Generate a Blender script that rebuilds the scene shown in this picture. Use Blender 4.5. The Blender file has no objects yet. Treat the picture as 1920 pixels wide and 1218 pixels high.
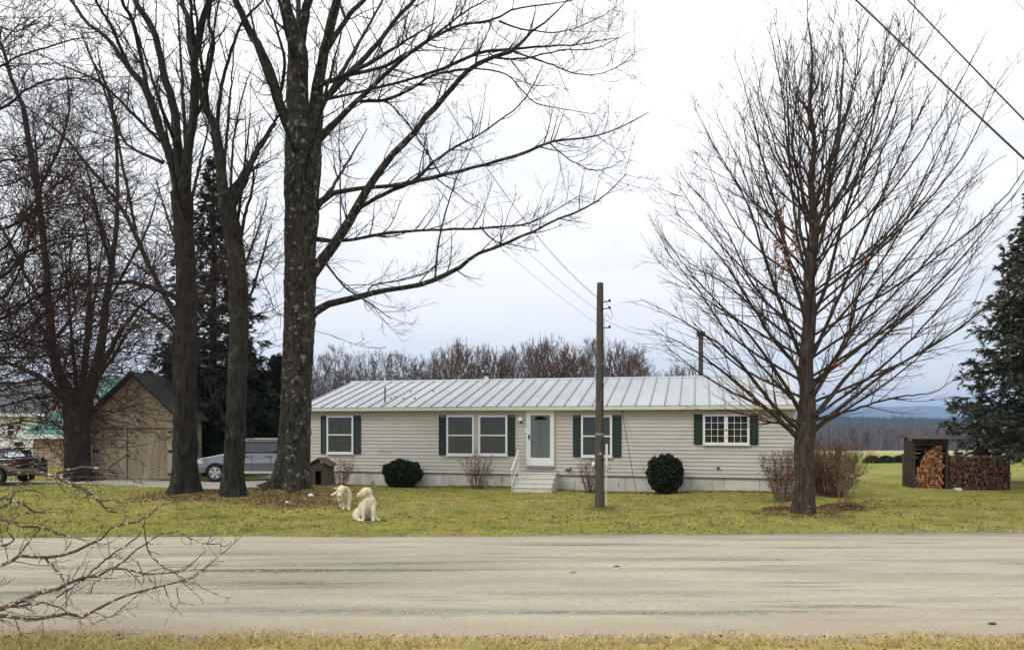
import bpy, bmesh, math, random
import numpy as np
from mathutils import Vector, Matrix, noise as mnoise

# ---------------------------------------------------------------- camera, world, sun, exposure
SC = bpy.context.scene
COL = SC.collection
EYE = 2.43; F = 1400.0; HOR = 794.5
cam_d = bpy.data.cameras.new('camera'); cam = bpy.data.objects.new('camera', cam_d); COL.objects.link(cam)
cam.location = (0, 0, EYE); cam.rotation_euler = (math.radians(90), 0, 0)
cam_d.sensor_width = 36; cam_d.lens = F / 1920 * 36; cam_d.shift_y = (HOR - 609) / 1920
cam_d.clip_start = 0.1; cam_d.clip_end = 30000
SC.camera = cam

SUN_EL, SUN_AZ = 42, 236      # azimuth from +Y clockwise: the sun stands behind the camera, to the left
sun_dir = Vector((math.sin(math.radians(SUN_AZ)) * math.cos(math.radians(SUN_EL)), math.cos(math.radians(SUN_AZ)) * math.cos(math.radians(SUN_EL)), math.sin(math.radians(SUN_EL))))
sd = bpy.data.lights.new('sun', 'SUN'); sd.energy = 1.3; sd.angle = math.radians(14); sd.color = (1.0, .95, .87)
so = bpy.data.objects.new('sun', sd); COL.objects.link(so)
so.rotation_euler = sun_dir.to_track_quat('Z', 'Y').to_euler(); so.location = sun_dir * 60

W = bpy.data.worlds.new('World'); SC.world = W; W.use_nodes = True
nt = W.node_tree; nt.nodes.clear()
def wn(t, **k):
    n = nt.nodes.new(t)
    for a, b in k.items(): setattr(n, a, b)
    return n
out = wn('ShaderNodeOutputWorld'); bg = wn('ShaderNodeBackground'); bg2 = wn('ShaderNodeBackground'); mx = wn('ShaderNodeMixShader')
sky = wn('ShaderNodeTexSky'); sky.sky_type = 'NISHITA'; sky.sun_disc = False
sky.sun_elevation = math.radians(SUN_EL); sky.sun_rotation = math.radians(SUN_AZ); sky.air_density = 1.3; sky.dust_density = 1.0; sky.ozone_density = 1.5
bg.inputs[1].default_value = 0.12
tc = wn('ShaderNodeTexCoord'); sep = wn('ShaderNodeSeparateXYZ')
nt.links.new(tc.outputs['Generated'], sep.inputs[0])
mp = wn('ShaderNodeMapping'); mp.inputs['Scale'].default_value = (1.3, 1.3, 6.0)
nt.links.new(tc.outputs['Generated'], mp.inputs[0])
cn = wn('ShaderNodeTexNoise'); cn.inputs['Scale'].default_value = 1.7; cn.inputs['Detail'].default_value = 5; cn.inputs['Roughness'].default_value = .55
nt.links.new(mp.outputs[0], cn.inputs[0])
# cloud deck: bright overhead, greyer low down, as an overcast sky is
ramp = wn('ShaderNodeValToRGB'); e = ramp.color_ramp.elements
e[0].position = 0.0; e[0].color = (.80, .82, .87, 1)
e[1].position = 1.0; e[1].color = (1, 1, 1, 1)
for p, c in ((.03, (.90, .87, .845, 1)), (.055, (.88, .86, .86, 1)), (.08, (.79, .82, .88, 1)), (.13, (.83, .84, .875, 1)), (.20, (.86, .865, .88, 1)), (.32, (.91, .915, .93, 1)), (.5, (.99, .99, .99, 1))):
    q = ramp.color_ramp.elements.new(p); q.color = c
nt.links.new(sep.outputs['Z'], ramp.inputs[0])
gain = wn('ShaderNodeMapRange'); gain.inputs[1].default_value = 0.0; gain.inputs[2].default_value = 1.0; gain.inputs[3].default_value = 1.0; gain.inputs[4].default_value = 1.62
nt.links.new(sep.outputs['Z'], gain.inputs[0])
nr = wn('ShaderNodeMapRange'); nr.inputs[1].default_value = .3; nr.inputs[2].default_value = .7; nr.inputs[3].default_value = .93; nr.inputs[4].default_value = 1.07
nt.links.new(cn.outputs[0], nr.inputs[0])
mu = wn('ShaderNodeMath', operation='MULTIPLY'); nt.links.new(gain.outputs[0], mu.inputs[0]); nt.links.new(nr.outputs[0], mu.inputs[1])
nt.links.new(ramp.outputs[0], bg2.inputs[0]); nt.links.new(mu.outputs[0], bg2.inputs[1])
cov = wn('ShaderNodeMapRange'); cov.inputs[1].default_value = .36; cov.inputs[2].default_value = .52; cov.inputs[3].default_value = .80; cov.inputs[4].default_value = .97
nt.links.new(cn.outputs[0], cov.inputs[0])
nt.links.new(sky.outputs[0], bg.inputs[0])
nt.links.new(cov.outputs[0], mx.inputs[0]); nt.links.new(bg.outputs[0], mx.inputs[1]); nt.links.new(bg2.outputs[0], mx.inputs[2])
nt.links.new(mx.outputs[0], out.inputs[0])

vs = SC.view_settings; vs.view_transform = 'Standard'; vs.look = 'None'; vs.gamma = 1; vs.use_curve_mapping = False; vs.exposure = 0.18
SC.render.engine = 'CYCLES'
SC.cycles.max_bounces = 6; SC.cycles.diffuse_bounces = 3; SC.cycles.glossy_bounces = 2; SC.cycles.transmission_bounces = 4
SC.cycles.transparent_max_bounces = 12; SC.cycles.volume_bounces = 0; SC.cycles.use_denoising = True
SC.cycles.caustics_reflective = False; SC.cycles.caustics_refractive = False

# ---------------------------------------------------------------- helpers
R = np.random.default_rng(7); random.seed(7)
def at(px, py, Y):                       # a photo pixel at a distance, as a point in the place
    return Vector(((px - 960) / F * Y, Y, EYE + (HOR - py) / F * Y))
def gy(py): return EYE * F / (py - HOR)  # distance of level ground seen at a pixel row
MOUNDS = [(-7.5, 25.1, .22, 1.9), (-8.5, 22.8, .10, 1.3), (-10.3, 23.5, .14, 1.6), (-18.5, 30.5, .12, 3.0), (7.55, 19.4, .07, 1.1)]
def ground(x, y):
    x = np.asarray(x, float); y = np.asarray(y, float); z = np.zeros(np.broadcast(x, y).shape)
    for mx_, my_, a, s in MOUNDS: z = z + a * np.exp(-((x - mx_) ** 2 + (y - my_) ** 2) / (2 * s * s))
    w = np.clip((y - 18) / 3, 0, 1) * np.clip((60 - y) / 15, 0, 1)
    z = z + w * .035 * (np.sin(x * .9 + y * .5) + np.sin(x * .37 - y * 1.1 + 2))
    return z
def gz(x, y): return float(ground(x, y))

def tag(o, label=None, cat=None, group=None, kind=None):
    if label: o['label'] = label
    if cat: o['category'] = cat
    if group: o['group'] = group
    if kind: o['kind'] = kind
    return o
def empty(name, loc=(0, 0, 0), rz=0, **k):
    o = bpy.data.objects.new(name, None); COL.objects.link(o); o.location = loc; o.rotation_euler = (0, 0, rz); o.empty_display_size = .2
    return tag(o, **k)
def link(name, me, parent=None, loc=None, mat=None, world=False):
    o = bpy.data.objects.new(name, me); COL.objects.link(o)
    if mat is not None and not me.materials: me.materials.append(mat)
    if parent is not None:
        o.parent = parent
        if world:                        # the mesh is in world coordinates
            o.matrix_parent_inverse = (Matrix.Translation(parent.location) @ parent.rotation_euler.to_matrix().to_4x4()).inverted()
    if loc is not None: o.location = loc
    return o
def mesh_np(name, V, faces, smooth=True):
    """faces: list of int arrays (k, 3) or (k, 4)"""
    me = bpy.data.meshes.new(name); V = np.asarray(V, np.float32)
    me.vertices.add(len(V)); me.vertices.foreach_set('co', V.ravel())
    faces = [np.asarray(f, np.int32) for f in faces if len(f)]
    nl = sum(f.size for f in faces); nf = sum(len(f) for f in faces)
    me.loops.add(nl); me.loops.foreach_set('vertex_index', np.concatenate([f.ravel() for f in faces]))
    me.polygons.add(nf)
    tot = np.concatenate([np.full(len(f), f.shape[1], np.int32) for f in faces]); st = np.concatenate([[0], np.cumsum(tot)[:-1]]).astype(np.int32)
    me.polygons.foreach_set('loop_start', st); me.polygons.foreach_set('loop_total', tot)
    if smooth: me.polygons.foreach_set('use_smooth', np.ones(nf, bool))
    me.update(calc_edges=True); return me

class MB:
    """collects simple solids into ONE mesh"""
    def __init__(s): s.V = []; s.F = []; s.n = 0
    def add(s, v, f):
        v = [tuple(p) for p in v]; s.V += v; s.F += [tuple(i + s.n for i in q) for q in f]; s.n += len(v); return s
    def box(s, x0, x1, y0, y1, z0, z1, M=None):
        v = [Vector(p) for p in ((x0,y0,z0),(x1,y0,z0),(x1,y1,z0),(x0,y1,z0),(x0,y0,z1),(x1,y0,z1),(x1,y1,z1),(x0,y1,z1))]
        if M is not None: v = [M @ p for p in v]
        return s.add(v, [(0,3,2,1),(4,5,6,7),(0,1,5,4),(1,2,6,5),(2,3,7,6),(3,0,4,7)])
    def prism(s, prof, y0, y1, M=None, top=None, inset=0.0):   # prof in x,z
        n = len(prof); v = []
        for y, sg in ((y0, 1), (y1, -1)):
            for (x, z) in prof:
                k = 0 if top is None else inset * max(0, (z - top[0]) / (top[1] - top[0]))
                v.append(Vector((x, y + sg * k, z)))
        if M is not None: v = [M @ p for p in v]
        f = [tuple(range(n)), tuple(reversed(range(n, 2 * n)))] + [(i, i + n, (i + 1) % n + n, (i + 1) % n) for i in range(n)]
        return s.add(v, f)
    def cyl(s, p0, p1, r0, r1=None, n=12, cap=True):
        p0 = Vector(p0); p1 = Vector(p1); r1 = r0 if r1 is None else r1; d = (p1 - p0).normalized()
        a = d.orthogonal().normalized(); b = d.cross(a); v = []
        for p, r in ((p0, r0), (p1, r1)):
            for i in range(n):
                t = 2 * math.pi * i / n; v.append(p + a * math.cos(t) * r + b * math.sin(t) * r)
        f = [(i, (i + 1) % n, (i + 1) % n + n, i + n) for i in range(n)]
        if cap: f += [tuple(reversed(range(n))), tuple(range(n, 2 * n))]
        return s.add(v, f)
    def tube(s, pts, r, n=8):
        for a, b in zip(pts[:-1], pts[1:]): s.cyl(a, b, r, n=n)
        return s
    def ell(s, c, r, n=12, m=8):
        v = [(c[0], c[1], c[2] - r[2])]
        for j in range(1, m):
            ph = math.pi * j / m - math.pi / 2
            for i in range(n):
                t = 2 * math.pi * i / n; v.append((c[0] + r[0] * math.cos(ph) * math.cos(t), c[1] + r[1] * math.cos(ph) * math.sin(t), c[2] + r[2] * math.sin(ph)))
        v.append((c[0], c[1], c[2] + r[2])); f = [(0, 1 + (i + 1) % n, 1 + i) for i in range(n)]
        for j in range(m - 2):
            for i in range(n): a = 1 + j * n + i; b = 1 + j * n + (i + 1) % n; f.append((a, b, b + n, a + n))
        L = len(v) - 1; k = 1 + (m - 2) * n; f += [(L, k + i, k + (i + 1) % n) for i in range(n)]
        return s.add(v, f)
    def mesh(s, name, smooth=False):
        me = bpy.data.meshes.new(name); me.from_pydata(s.V, [], s.F)
        if smooth:
            for p in me.polygons: p.use_smooth = True
        me.update(); return me
    def build(s, name, mat, parent=None, bevel=0, loc=None, smooth=False, world=False):
        o = link(name, s.mesh(name, smooth), parent, loc, mat, world)
        if bevel:
            b = o.modifiers.new('bevel', 'BEVEL'); b.width = bevel; b.segments = 2; b.limit_method = 'ANGLE'; b.angle_limit = math.radians(40)
        return o

# ---------------------------------------------------------------- materials
MATS = {}
def mat(name, c1, c2=None, scale=4, rough=.8, bump=0, stretch=(1, 1, 1), metal=0, detail=6, contrast=.25, fine=None, rnd=0.0, spec=.3, bscale=None, world=False):
    """principled with a noise-mixed base colour; c1/c2 linear rgb"""
    m = bpy.data.materials.new(name); m.use_nodes = True; t = m.node_tree; N = t.nodes; L = t.links
    b = N['Principled BSDF']; b.inputs['Roughness'].default_value = rough; b.inputs['Metallic'].default_value = metal
    b.inputs['Specular IOR Level'].default_value = spec
    b.inputs['Base Color'].default_value = (*c1, 1)
    tcn = N.new('ShaderNodeTexCoord'); mpn = N.new('ShaderNodeMapping'); mpn.inputs['Scale'].default_value = stretch
    if world: gp = N.new('ShaderNodeNewGeometry'); L.new(gp.outputs['Position'], mpn.inputs[0])
    else: L.new(tcn.outputs['Object'], mpn.inputs[0])
    col = None
    if c2 is not None:
        n = N.new('ShaderNodeTexNoise'); n.inputs['Scale'].default_value = scale; n.inputs['Detail'].default_value = detail; n.inputs['Roughness'].default_value = .6
        L.new(mpn.outputs[0], n.inputs[0])
        r = N.new('ShaderNodeMapRange'); r.inputs[1].default_value = .5 - contrast; r.inputs[2].default_value = .5 + contrast; L.new(n.outputs[0], r.inputs[0])
        x = N.new('ShaderNodeMix'); x.data_type = 'RGBA'; x.inputs[6].default_value = (*c1, 1); x.inputs[7].default_value = (*c2, 1)
        L.new(r.outputs[0], x.inputs[0]); col = x.outputs[2]
    if fine is not None:                 # second, finer colour layer: (colour, scale, amount threshold)
        n2 = N.new('ShaderNodeTexNoise'); n2.inputs['Scale'].default_value = fine[1]; n2.inputs['Detail'].default_value = 4
        L.new(mpn.outputs[0] if world else tcn.outputs['Object'], n2.inputs[0])
        r2 = N.new('ShaderNodeMapRange'); r2.inputs[1].default_value = fine[2]; r2.inputs[2].default_value = fine[2] + .08; L.new(n2.outputs[0], r2.inputs[0])
        x2 = N.new('ShaderNodeMix'); x2.data_type = 'RGBA'; x2.inputs[7].default_value = (*fine[0], 1)
        if col: L.new(col, x2.inputs[6])
        else: x2.inputs[6].default_value = (*c1, 1)
        L.new(r2.outputs[0], x2.inputs[0]); col = x2.outputs[2]
    if rnd:
        oi = N.new('ShaderNodeObjectInfo'); rr = N.new('ShaderNodeMapRange'); rr.inputs[3].default_value = 1 - rnd; rr.inputs[4].default_value = 1 + rnd
        L.new(oi.outputs['Random'], rr.inputs[0]); vm = N.new('ShaderNodeVectorMath'); vm.operation = 'SCALE'
        if col: L.new(col, vm.inputs[0])
        else: vm.inputs[0].default_value = c1
        L.new(rr.outputs[0], vm.inputs['Scale']); col = vm.outputs[0]
    if col: L.new(col, b.inputs['Base Color'])
    if bump:
        nb = N.new('ShaderNodeTexNoise'); nb.inputs['Scale'].default_value = bscale or scale * 4; nb.inputs['Detail'].default_value = 6
        L.new(mpn.outputs[0], nb.inputs[0]); bp = N.new('ShaderNodeBump'); bp.inputs['Distance'].default_value = bump; bp.inputs['Strength'].default_value = .8
        L.new(nb.outputs[0], bp.inputs['Height']); L.new(bp.outputs[0], b.inputs['Normal'])
    MATS[name] = m; return m
def leafmat(name, cols, rough=.75, trans=.0, spec=.2, patch=None):
    """colour varies from leaf to leaf (each leaf is a mesh island)"""
    m = bpy.data.materials.new(name); m.use_nodes = True; N = m.node_tree.nodes; L = m.node_tree.links; b = N['Principled BSDF']
    b.inputs['Roughness'].default_value = rough; b.inputs['Specular IOR Level'].default_value = spec
    g = N.new('ShaderNodeNewGeometry'); r = N.new('ShaderNodeValToRGB'); r.color_ramp.interpolation = 'LINEAR'
    el = r.color_ramp.elements
    while len(el) < len(cols): el.new(.5)
    for i, c in enumerate(cols): el[i].position = i / (len(cols) - 1); el[i].color = (*c, 1)
    L.new(g.outputs['Random Per Island'], r.inputs[0]); col = r.outputs[0]
    if patch:                            # patches metres across where the sward is greener, or thin and brown
        for (c, sc, lo, hi, am) in patch:
            n = N.new('ShaderNodeTexNoise'); n.inputs['Scale'].default_value = sc; n.inputs['Detail'].default_value = 6; L.new(g.outputs['Position'], n.inputs[0])
            q = N.new('ShaderNodeMapRange'); q.inputs[1].default_value = lo; q.inputs[2].default_value = hi; q.inputs[4].default_value = am; L.new(n.outputs[0], q.inputs[0])
            x = N.new('ShaderNodeMix'); x.data_type = 'RGBA'; L.new(q.outputs[0], x.inputs[0]); L.new(col, x.inputs[6]); x.inputs[7].default_value = (*c, 1); col = x.outputs[2]
    L.new(col, b.inputs['Base Color'])
    MATS[name] = m; return m
M = {}
M['siding'] = mat('vinyl_siding', (.50, .468, .42), (.555, .525, .478), 1.6, .55, .0006, (1, 1, 1.5), contrast=.2, rnd=.045, world=True, fine=((.42, .39, .33), 1.1, .63))
M['white'] = mat('white_trim', (.83, .83, .82), (.74, .74, .72), 6, .45, contrast=.3)
M['cream'] = mat('cream_fascia', (.72, .69, .60), (.60, .57, .48), 3, .5, contrast=.3)
M['skirt'] = mat('skirting', (.70, .675, .61), (.44, .43, .38), 1.9, .85, .003, (1, 1, .5), fine=((.25, .25, .19), 2.3, .60), rnd=.10, world=True)
M['roof'] = mat('metal_roof', (.43, .455, .47), (.34, .365, .38), 1.3, .42, .0008, (1, .3, 1), rnd=.06, spec=.5, fine=((.30, .33, .34), 3.5, .62), world=True)
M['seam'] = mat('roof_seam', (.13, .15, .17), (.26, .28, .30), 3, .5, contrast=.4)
M['green'] = mat('dark_green_shutter', (.003, .020, .013), (.005, .028, .018), 5, .55)
M['glass'] = None
M['concrete'] = mat('step_concrete', (.66, .635, .575), (.52, .50, .455), 8, .9, .002)
M['pole'] = mat('weathered_pole', (.038, .034, .027), (.115, .102, .082), 5, .9, .008, (6, 6, .5), contrast=.2)
M['greyplastic'] = mat('grey_plastic', (.09, .09, .095), (.13, .13, .135), 8, .6)
M['black'] = mat('black_rubber', (.012, .012, .013), (.02, .02, .02), 8, .8)
M['darkmetal'] = mat('dark_metal', (.03, .03, .03), (.05, .05, .05), 8, .5, metal=.5)
M['galv'] = mat('galvanised', (.35, .36, .37), (.25, .26, .27), 8, .5, metal=.4)
M['bark_maple'] = mat('maple_bark', (.085, .07, .052), (.034, .028, .021), 9, .95, .02, (1, 1, .35), fine=((.20, .20, .145), 3.6, .60), contrast=.16)
M['bark_lichen'] = mat('lichened_bark', (.060, .053, .040), (.009, .008, .006), 7, .95, .05, (1.6, 1.6, .5), fine=((.22, .22, .17), 6.0, .595), contrast=.11, detail=10, bscale=18)
M['bark_dark'] = mat('dark_bark', (.036, .032, .025), (.007, .006, .005), 7, .95, .04, (1.6, 1.6, .35), detail=10, bscale=18, fine=((.055, .056, .024), 2.6, .60), contrast=.12)
M['bark_young'] = mat('young_maple_bark', (.076, .056, .041), (.020, .015, .011), 9, .95, .03, (1.6, 1.6, .35), detail=9, bscale=22, fine=((.13, .12, .10), 8, .62), contrast=.16)
M['twig'] = mat('twig_bark', (.040, .034, .029), (.021, .018, .016), 3, .9)
M['twig_young'] = mat('young_twig_bark', (.062, .039, .028), (.032, .021, .016), 3, .9)
M['twig_red'] = mat('red_twig_bark', (.045, .019, .018), (.020, .011, .011), 3, .8)
M['twig_grey'] = mat('lichened_twig', (.12, .088, .068), (.045, .033, .027), 9, .85, .002, fine=((.52, .47, .39), 24, .555))
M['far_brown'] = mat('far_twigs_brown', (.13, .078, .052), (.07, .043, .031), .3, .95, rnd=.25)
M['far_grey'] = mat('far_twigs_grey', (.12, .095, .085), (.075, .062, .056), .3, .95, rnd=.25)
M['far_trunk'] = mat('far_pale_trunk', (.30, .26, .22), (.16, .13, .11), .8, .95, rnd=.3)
M['needles'] = leafmat('spruce_needles', [(.012, .019, .010), (.032, .044, .022), (.060, .068, .038), (.125, .112, .068)], .7)
M['needles_dark'] = leafmat('dark_spruce_needles', [(.008, .015, .008), (.018, .028, .015), (.034, .044, .025)], .7)
M['yew'] = leafmat('yew_leaves', [(.004, .008, .004), (.010, .018, .008), (.022, .034, .014), (.045, .058, .024)], .6)
M['dried'] = leafmat('dried_leaves', [(.22, .085, .03), (.33, .15, .06), (.16, .06, .028)], .8)
M['litter'] = leafmat('fallen_leaves', [(.15, .075, .035), (.27, .16, .075), (.09, .045, .025), (.36, .26, .14)], .9)
M['stones'] = leafmat('loose_stones', [(.34, .29, .22), (.50, .44, .35), (.22, .18, .13), (.62, .55, .45)], .9)
M['shrub_red'] = mat('red_brown_shrub', (.17, .088, .07), (.10, .055, .045), 4, .85)
M['shrub_tan'] = mat('tan_shrub', (.30, .21, .14), (.17, .11, .08), 4, .85)
def glassmat(name, tint, trans):
    m = bpy.data.materials.new(name); m.use_nodes = True; N = m.node_tree.nodes; L = m.node_tree.links; N.clear()
    o = N.new('ShaderNodeOutputMaterial'); g = N.new('ShaderNodeBsdfGlossy'); g.inputs['Roughness'].default_value = .03; g.inputs[0].default_value = (.9, .95, 1, 1)
    t = N.new('ShaderNodeBsdfTransparent'); t.inputs[0].default_value = (*tint, 1); f = N.new('ShaderNodeFresnel'); f.inputs[0].default_value = 1.5
    mm = N.new('ShaderNodeMath'); mm.operation = 'MULTIPLY_ADD'; mm.inputs[1].default_value = .55; mm.inputs[2].default_value = trans
    x = N.new('ShaderNodeMixShader'); L.new(f.outputs[0], mm.inputs[0]); L.new(mm.outputs[0], x.inputs[0]); L.new(t.outputs[0], x.inputs[1]); L.new(g.outputs[0], x.inputs[2]); L.new(x.outputs[0], o.inputs[0])
    return m
M['glass'] = glassmat('window_glass', (.86, .87, .89), .0)
M['carglass'] = glassmat('car_glass', (.12, .13, .14), .05)

# ---------------------------------------------------------------- vectorised branches
def resample(P, n):
    """Catmull-Rom through control points (k, 4: xyz r) -> n points"""
    P = np.asarray(P, float)
    if len(P) == 2: P = np.vstack([P[0], P.mean(0), P[1]])
    d = np.r_[0, np.cumsum(np.maximum(np.linalg.norm(np.diff(P[:, :3], axis=0), axis=1), 1e-4))]; d /= d[-1]
    t = np.linspace(0, 1, n); i = np.clip(np.searchsorted(d, t, side='right') - 1, 0, len(P) - 2); u = ((t - d[i]) / (d[i + 1] - d[i]))[:, None]
    p0 = P[np.maximum(i - 1, 0)]; p1 = P[i]; p2 = P[i + 1]; p3 = P[np.minimum(i + 2, len(P) - 1)]
    o = .5 * (2 * p1 + (p2 - p0) * u + (2 * p0 - 5 * p1 + 4 * p2 - p3) * u ** 2 + (3 * p1 - p0 - 3 * p2 + p3) * u ** 3)
    o[:, 3] = (p1[:, 3] * (1 - u[:, 0]) + p2[:, 3] * u[:, 0]); return o
def tubes(P, rad, sides):
    """P (K,n,3), rad (K,n) -> V, quads"""
    K, n, _ = P.shape
    T = np.gradient(P, axis=1); T /= np.maximum(np.linalg.norm(T, axis=2, keepdims=True), 1e-9)
    mT = np.abs(T.mean(1)); ref = np.eye(3)[np.argmin(mT, axis=1)][:, None, :]
    A = np.cross(T, ref); A /= np.maximum(np.linalg.norm(A, axis=2, keepdims=True), 1e-9); B = np.cross(T, A)
    th = np.arange(sides) * 2 * np.pi / sides
    V = P[:, :, None, :] + rad[:, :, None, None] * (A[:, :, None, :] * np.cos(th)[:, None] + B[:, :, None, :] * np.sin(th)[:, None])
    idx = np.arange(K * n * sides).reshape(K, n, sides); a = idx[:, :-1]; b = idx[:, 1:]
    Q = np.stack([a, np.roll(a, -1, 2), np.roll(b, -1, 2), b], -1).reshape(-1, 4)
    return V.reshape(-1, 3), Q
def unit(v): return v / np.maximum(np.linalg.norm(v, axis=-1, keepdims=True), 1e-9)
def spawn(P, rad, dens, tmin, ang, lens, rfac, rmax, rmin, n, up, wob, rng, shrink=.6, asp=None, maxn=None):
    """children of a batch of branches. P (K,n0,3). lens = (lo, hi) metres at the parent's base, shrinking to its tip"""
    K, n0, _ = P.shape; L = np.linalg.norm(np.diff(P, axis=1), axis=2).sum(1)
    cnt = rng.poisson(L * (1 - tmin) * dens)
    if maxn and cnt.sum() > maxn: cnt = rng.binomial(cnt, maxn / cnt.sum())
    par = np.repeat(np.arange(K), cnt); m = len(par)
    if m == 0: return np.zeros((0, n, 3)), np.zeros((0, n))
    t = tmin + (1 - tmin) * rng.random(m) ** .85; f = t * (n0 - 1); i = np.minimum(f.astype(int), n0 - 2); u = (f - i)[:, None]
    S = P[par, i] * (1 - u) + P[par, i + 1] * u; r = rad[par, i] * (1 - u[:, 0]) + rad[par, i + 1] * u[:, 0]
    T = unit(P[par, i + 1] - P[par, i]); Q = unit(np.cross(T, unit(rng.normal(size=(m, 3)))))
    Q[:, 2] = Q[:, 2] * .8 + abs(up) * .6 * np.sign(up); Q = unit(Q - (Q * T).sum(1, keepdims=True) * T)
    a = np.radians(rng.normal(ang, 11, m))[:, None]; D = unit(np.cos(a) * T + np.sin(a) * Q)
    ln = rng.uniform(lens[0], lens[1], m) * (1 - shrink * t) * np.clip(L[par] / 3.0, .35, 1.0) ** .5
    r0 = np.clip(r * rfac, rmin, rmax)
    return walk(S, D, ln, r0, rmin, n, up, wob, rng)
def walk(S, D, ln, r0, rmin, n, up, wob, rng):
    m = len(S); pts = np.empty((m, n, 3)); pts[:, 0] = S; st = (ln / (n - 1))[:, None]; d = D.copy()
    for k in range(1, n):
        pts[:, k] = pts[:, k - 1] + d * st
        d = d + rng.normal(size=(m, 3)) * wob; d[:, 2] += up * .16; d = unit(d)
    rr = r0[:, None] + (np.minimum(rmin * .55, r0)[:, None] - r0[:, None]) * np.linspace(0, 1, n) ** .8
    return pts, rr
def join_tubes(batches):
    Vs = []; Qs = []; o = 0
    for P, r, s in batches:
        if len(P) == 0: continue
        V, Q = tubes(P, r, s); Vs.append(V); Qs.append(Q + o); o += len(V)
    return np.vstack(Vs), np.vstack(Qs)

def trunk_mesh(name, ctrl, n=90, sides=40, flare=.0, ridge=.03, lobes=5, seed=0):
    C = resample(ctrl, n); P = C[None, :, :3]; rad = C[None, :, 3].copy()
    V, Q = tubes(P, rad, sides); V = V.reshape(n, sides, 3); cen = C[:, None, :3]; z0 = C[0, 2]
    out = V - cen; rr = np.linalg.norm(out, axis=2, keepdims=True); out = out / rr
    th = np.arange(sides) * 2 * np.pi / sides; k = np.zeros((n, sides))
    for i in range(n):
        h = C[i, 2] - z0; fl = flare * math.exp(-max(h, 0) / .45)
        for j in range(sides):
            p = V[i, j]; q = mnoise.noise(Vector((math.cos(th[j]) * 3.2 + seed, math.sin(th[j]) * 3.2, p[2] * .9)))
            q2 = mnoise.noise(Vector((math.cos(th[j]) * 9 + seed, math.sin(th[j]) * 9, p[2] * 3.0)))
            q3 = mnoise.noise(Vector((math.cos(th[j]) * 17 + seed, math.sin(th[j]) * 17, p[2] * 2.0)))
            k[i, j] = ridge * (q * 1.2 + abs(q2) * 1.3 + q3 * .8) * min(1, rr[i, j, 0] / .25) + fl * (.55 + .6 * math.cos(lobes * th[j] + seed) + .3 * math.cos(3 * th[j] + seed * 2))
    V = V + out * k[..., None]
    return mesh_np(name, V.reshape(-1, 3), [Q])

def tree(name, label, cat, trunk, limbs, Y0, matk, twigk, levels, flare=.25, ridge=.03, seed=1, spread=.45, group=None, extra=None, trunk_sides=40, lobes=5, thin=.50):
    """trunk and limbs: lists of (px, py, r_px[, dY]) traced from the photo at distance Y0"""
    rng = np.random.default_rng(seed)
    def conv(c, drift=0.0):
        o = []; k = len(c)
        for i, q in enumerate(c):
            Y = Y0 + (q[3] if len(q) > 3 else 0) + drift * (i / max(1, k - 1))
            p = at(q[0], q[1], Y); o.append((p.x, p.y, p.z, q[2] / F * Y))
        return o
    tr = conv(trunk); bx, by = tr[0][0], tr[0][1]; g = gz(bx, by)
    tr[0] = (tr[0][0], tr[0][1], g - .12, tr[0][3])
    root = empty(name, (bx, by, g), label=label, cat=cat, group=group)
    me = trunk_mesh('trunk', tr, 90, trunk_sides, flare, ridge, lobes, seed); link('trunk', me, root, mat=M[matk], world=True)
    LP = []; LR = []
    for k, l in enumerate(limbs):
        C = resample(conv(l, rng.uniform(-spread, spread) * 6 if not (len(l[0]) > 3) else 0), 26)
        w = mnoise
        LP.append(C[:, :3]); rp = C[:, 3] * F / Y0; LR.append(C[:, 3] * np.minimum(thin + .021 * rp, .97))
    if extra: 
        for P_, r_ in extra(rng): LP.append(P_); LR.append(r_)
    for P_, r_ in zip(LP, LR):
        amp = .018 * np.linspace(0, 1, 26)[:, None] ** .5; P_ += rng.normal(size=P_.shape) * amp * (0.4 + 10 * r_[:, None])
        V, Q = tubes(P_[None], r_[None], 10 if r_[0] > .04 else 7); link('limb', mesh_np('limb', V, [Q]), root, mat=M[matk], world=True)
    P = np.stack(LP); r = np.stack(LR); batches = []
    for lv in levels:
        P, r = spawn(P, r, rng=rng, **{k: v for k, v in lv.items() if k != 'sides'})
        batches.append((P, r, lv.get('sides', 3)))
    V, Q = join_tubes(batches)
    o = link('twigs', mesh_np('twigs', V, [Q]), root, mat=M[twigk], world=True); o['kind'] = 'stuff'
    return root, batches

# ---------------------------------------------------------------- terrain
def vnoise(x, y, s, seed=0):
    """smooth value noise on arrays"""
    x = np.asarray(x, float) / s + 100.3; y = np.asarray(y, float) / s + 57.7; i = np.floor(x); j = np.floor(y); u = x - i; v = y - j
    u = u * u * (3 - 2 * u); v = v * v * (3 - 2 * v)
    h = lambda a, b: (np.sin(a * 127.1 + b * 311.7 + seed * 74.7) * 43758.5453) % 1.0
    return (h(i, j) * (1 - u) + h(i + 1, j) * u) * (1 - v) + (h(i, j + 1) * (1 - u) + h(i + 1, j + 1) * u) * v
ROAD0, ROAD1 = 8.50, 16.35
def road_far(x): return ROAD1 + .035 * np.clip(x, -30, 30) + .16 * (vnoise(x, 0, 1.6, 3) - .5) + .35 * (vnoise(x, 0, 6, 5) - .5)
def road_near(x): return ROAD0 + .22 * (vnoise(x, 0, .7, 8) - .5) + .25 * (vnoise(x, 0, 3, 9) - .5)
def ax(lo, hi, st, far, k=1.25):
    a = list(np.arange(lo, hi + st * .5, st)); d = st; v = hi
    while v < far: d *= k; v += d; a.append(v)
    d = st; v = lo; b = []
    while v > -far: d *= k; v -= d; b.append(v)
    return np.array(b[::-1] + a)
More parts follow.
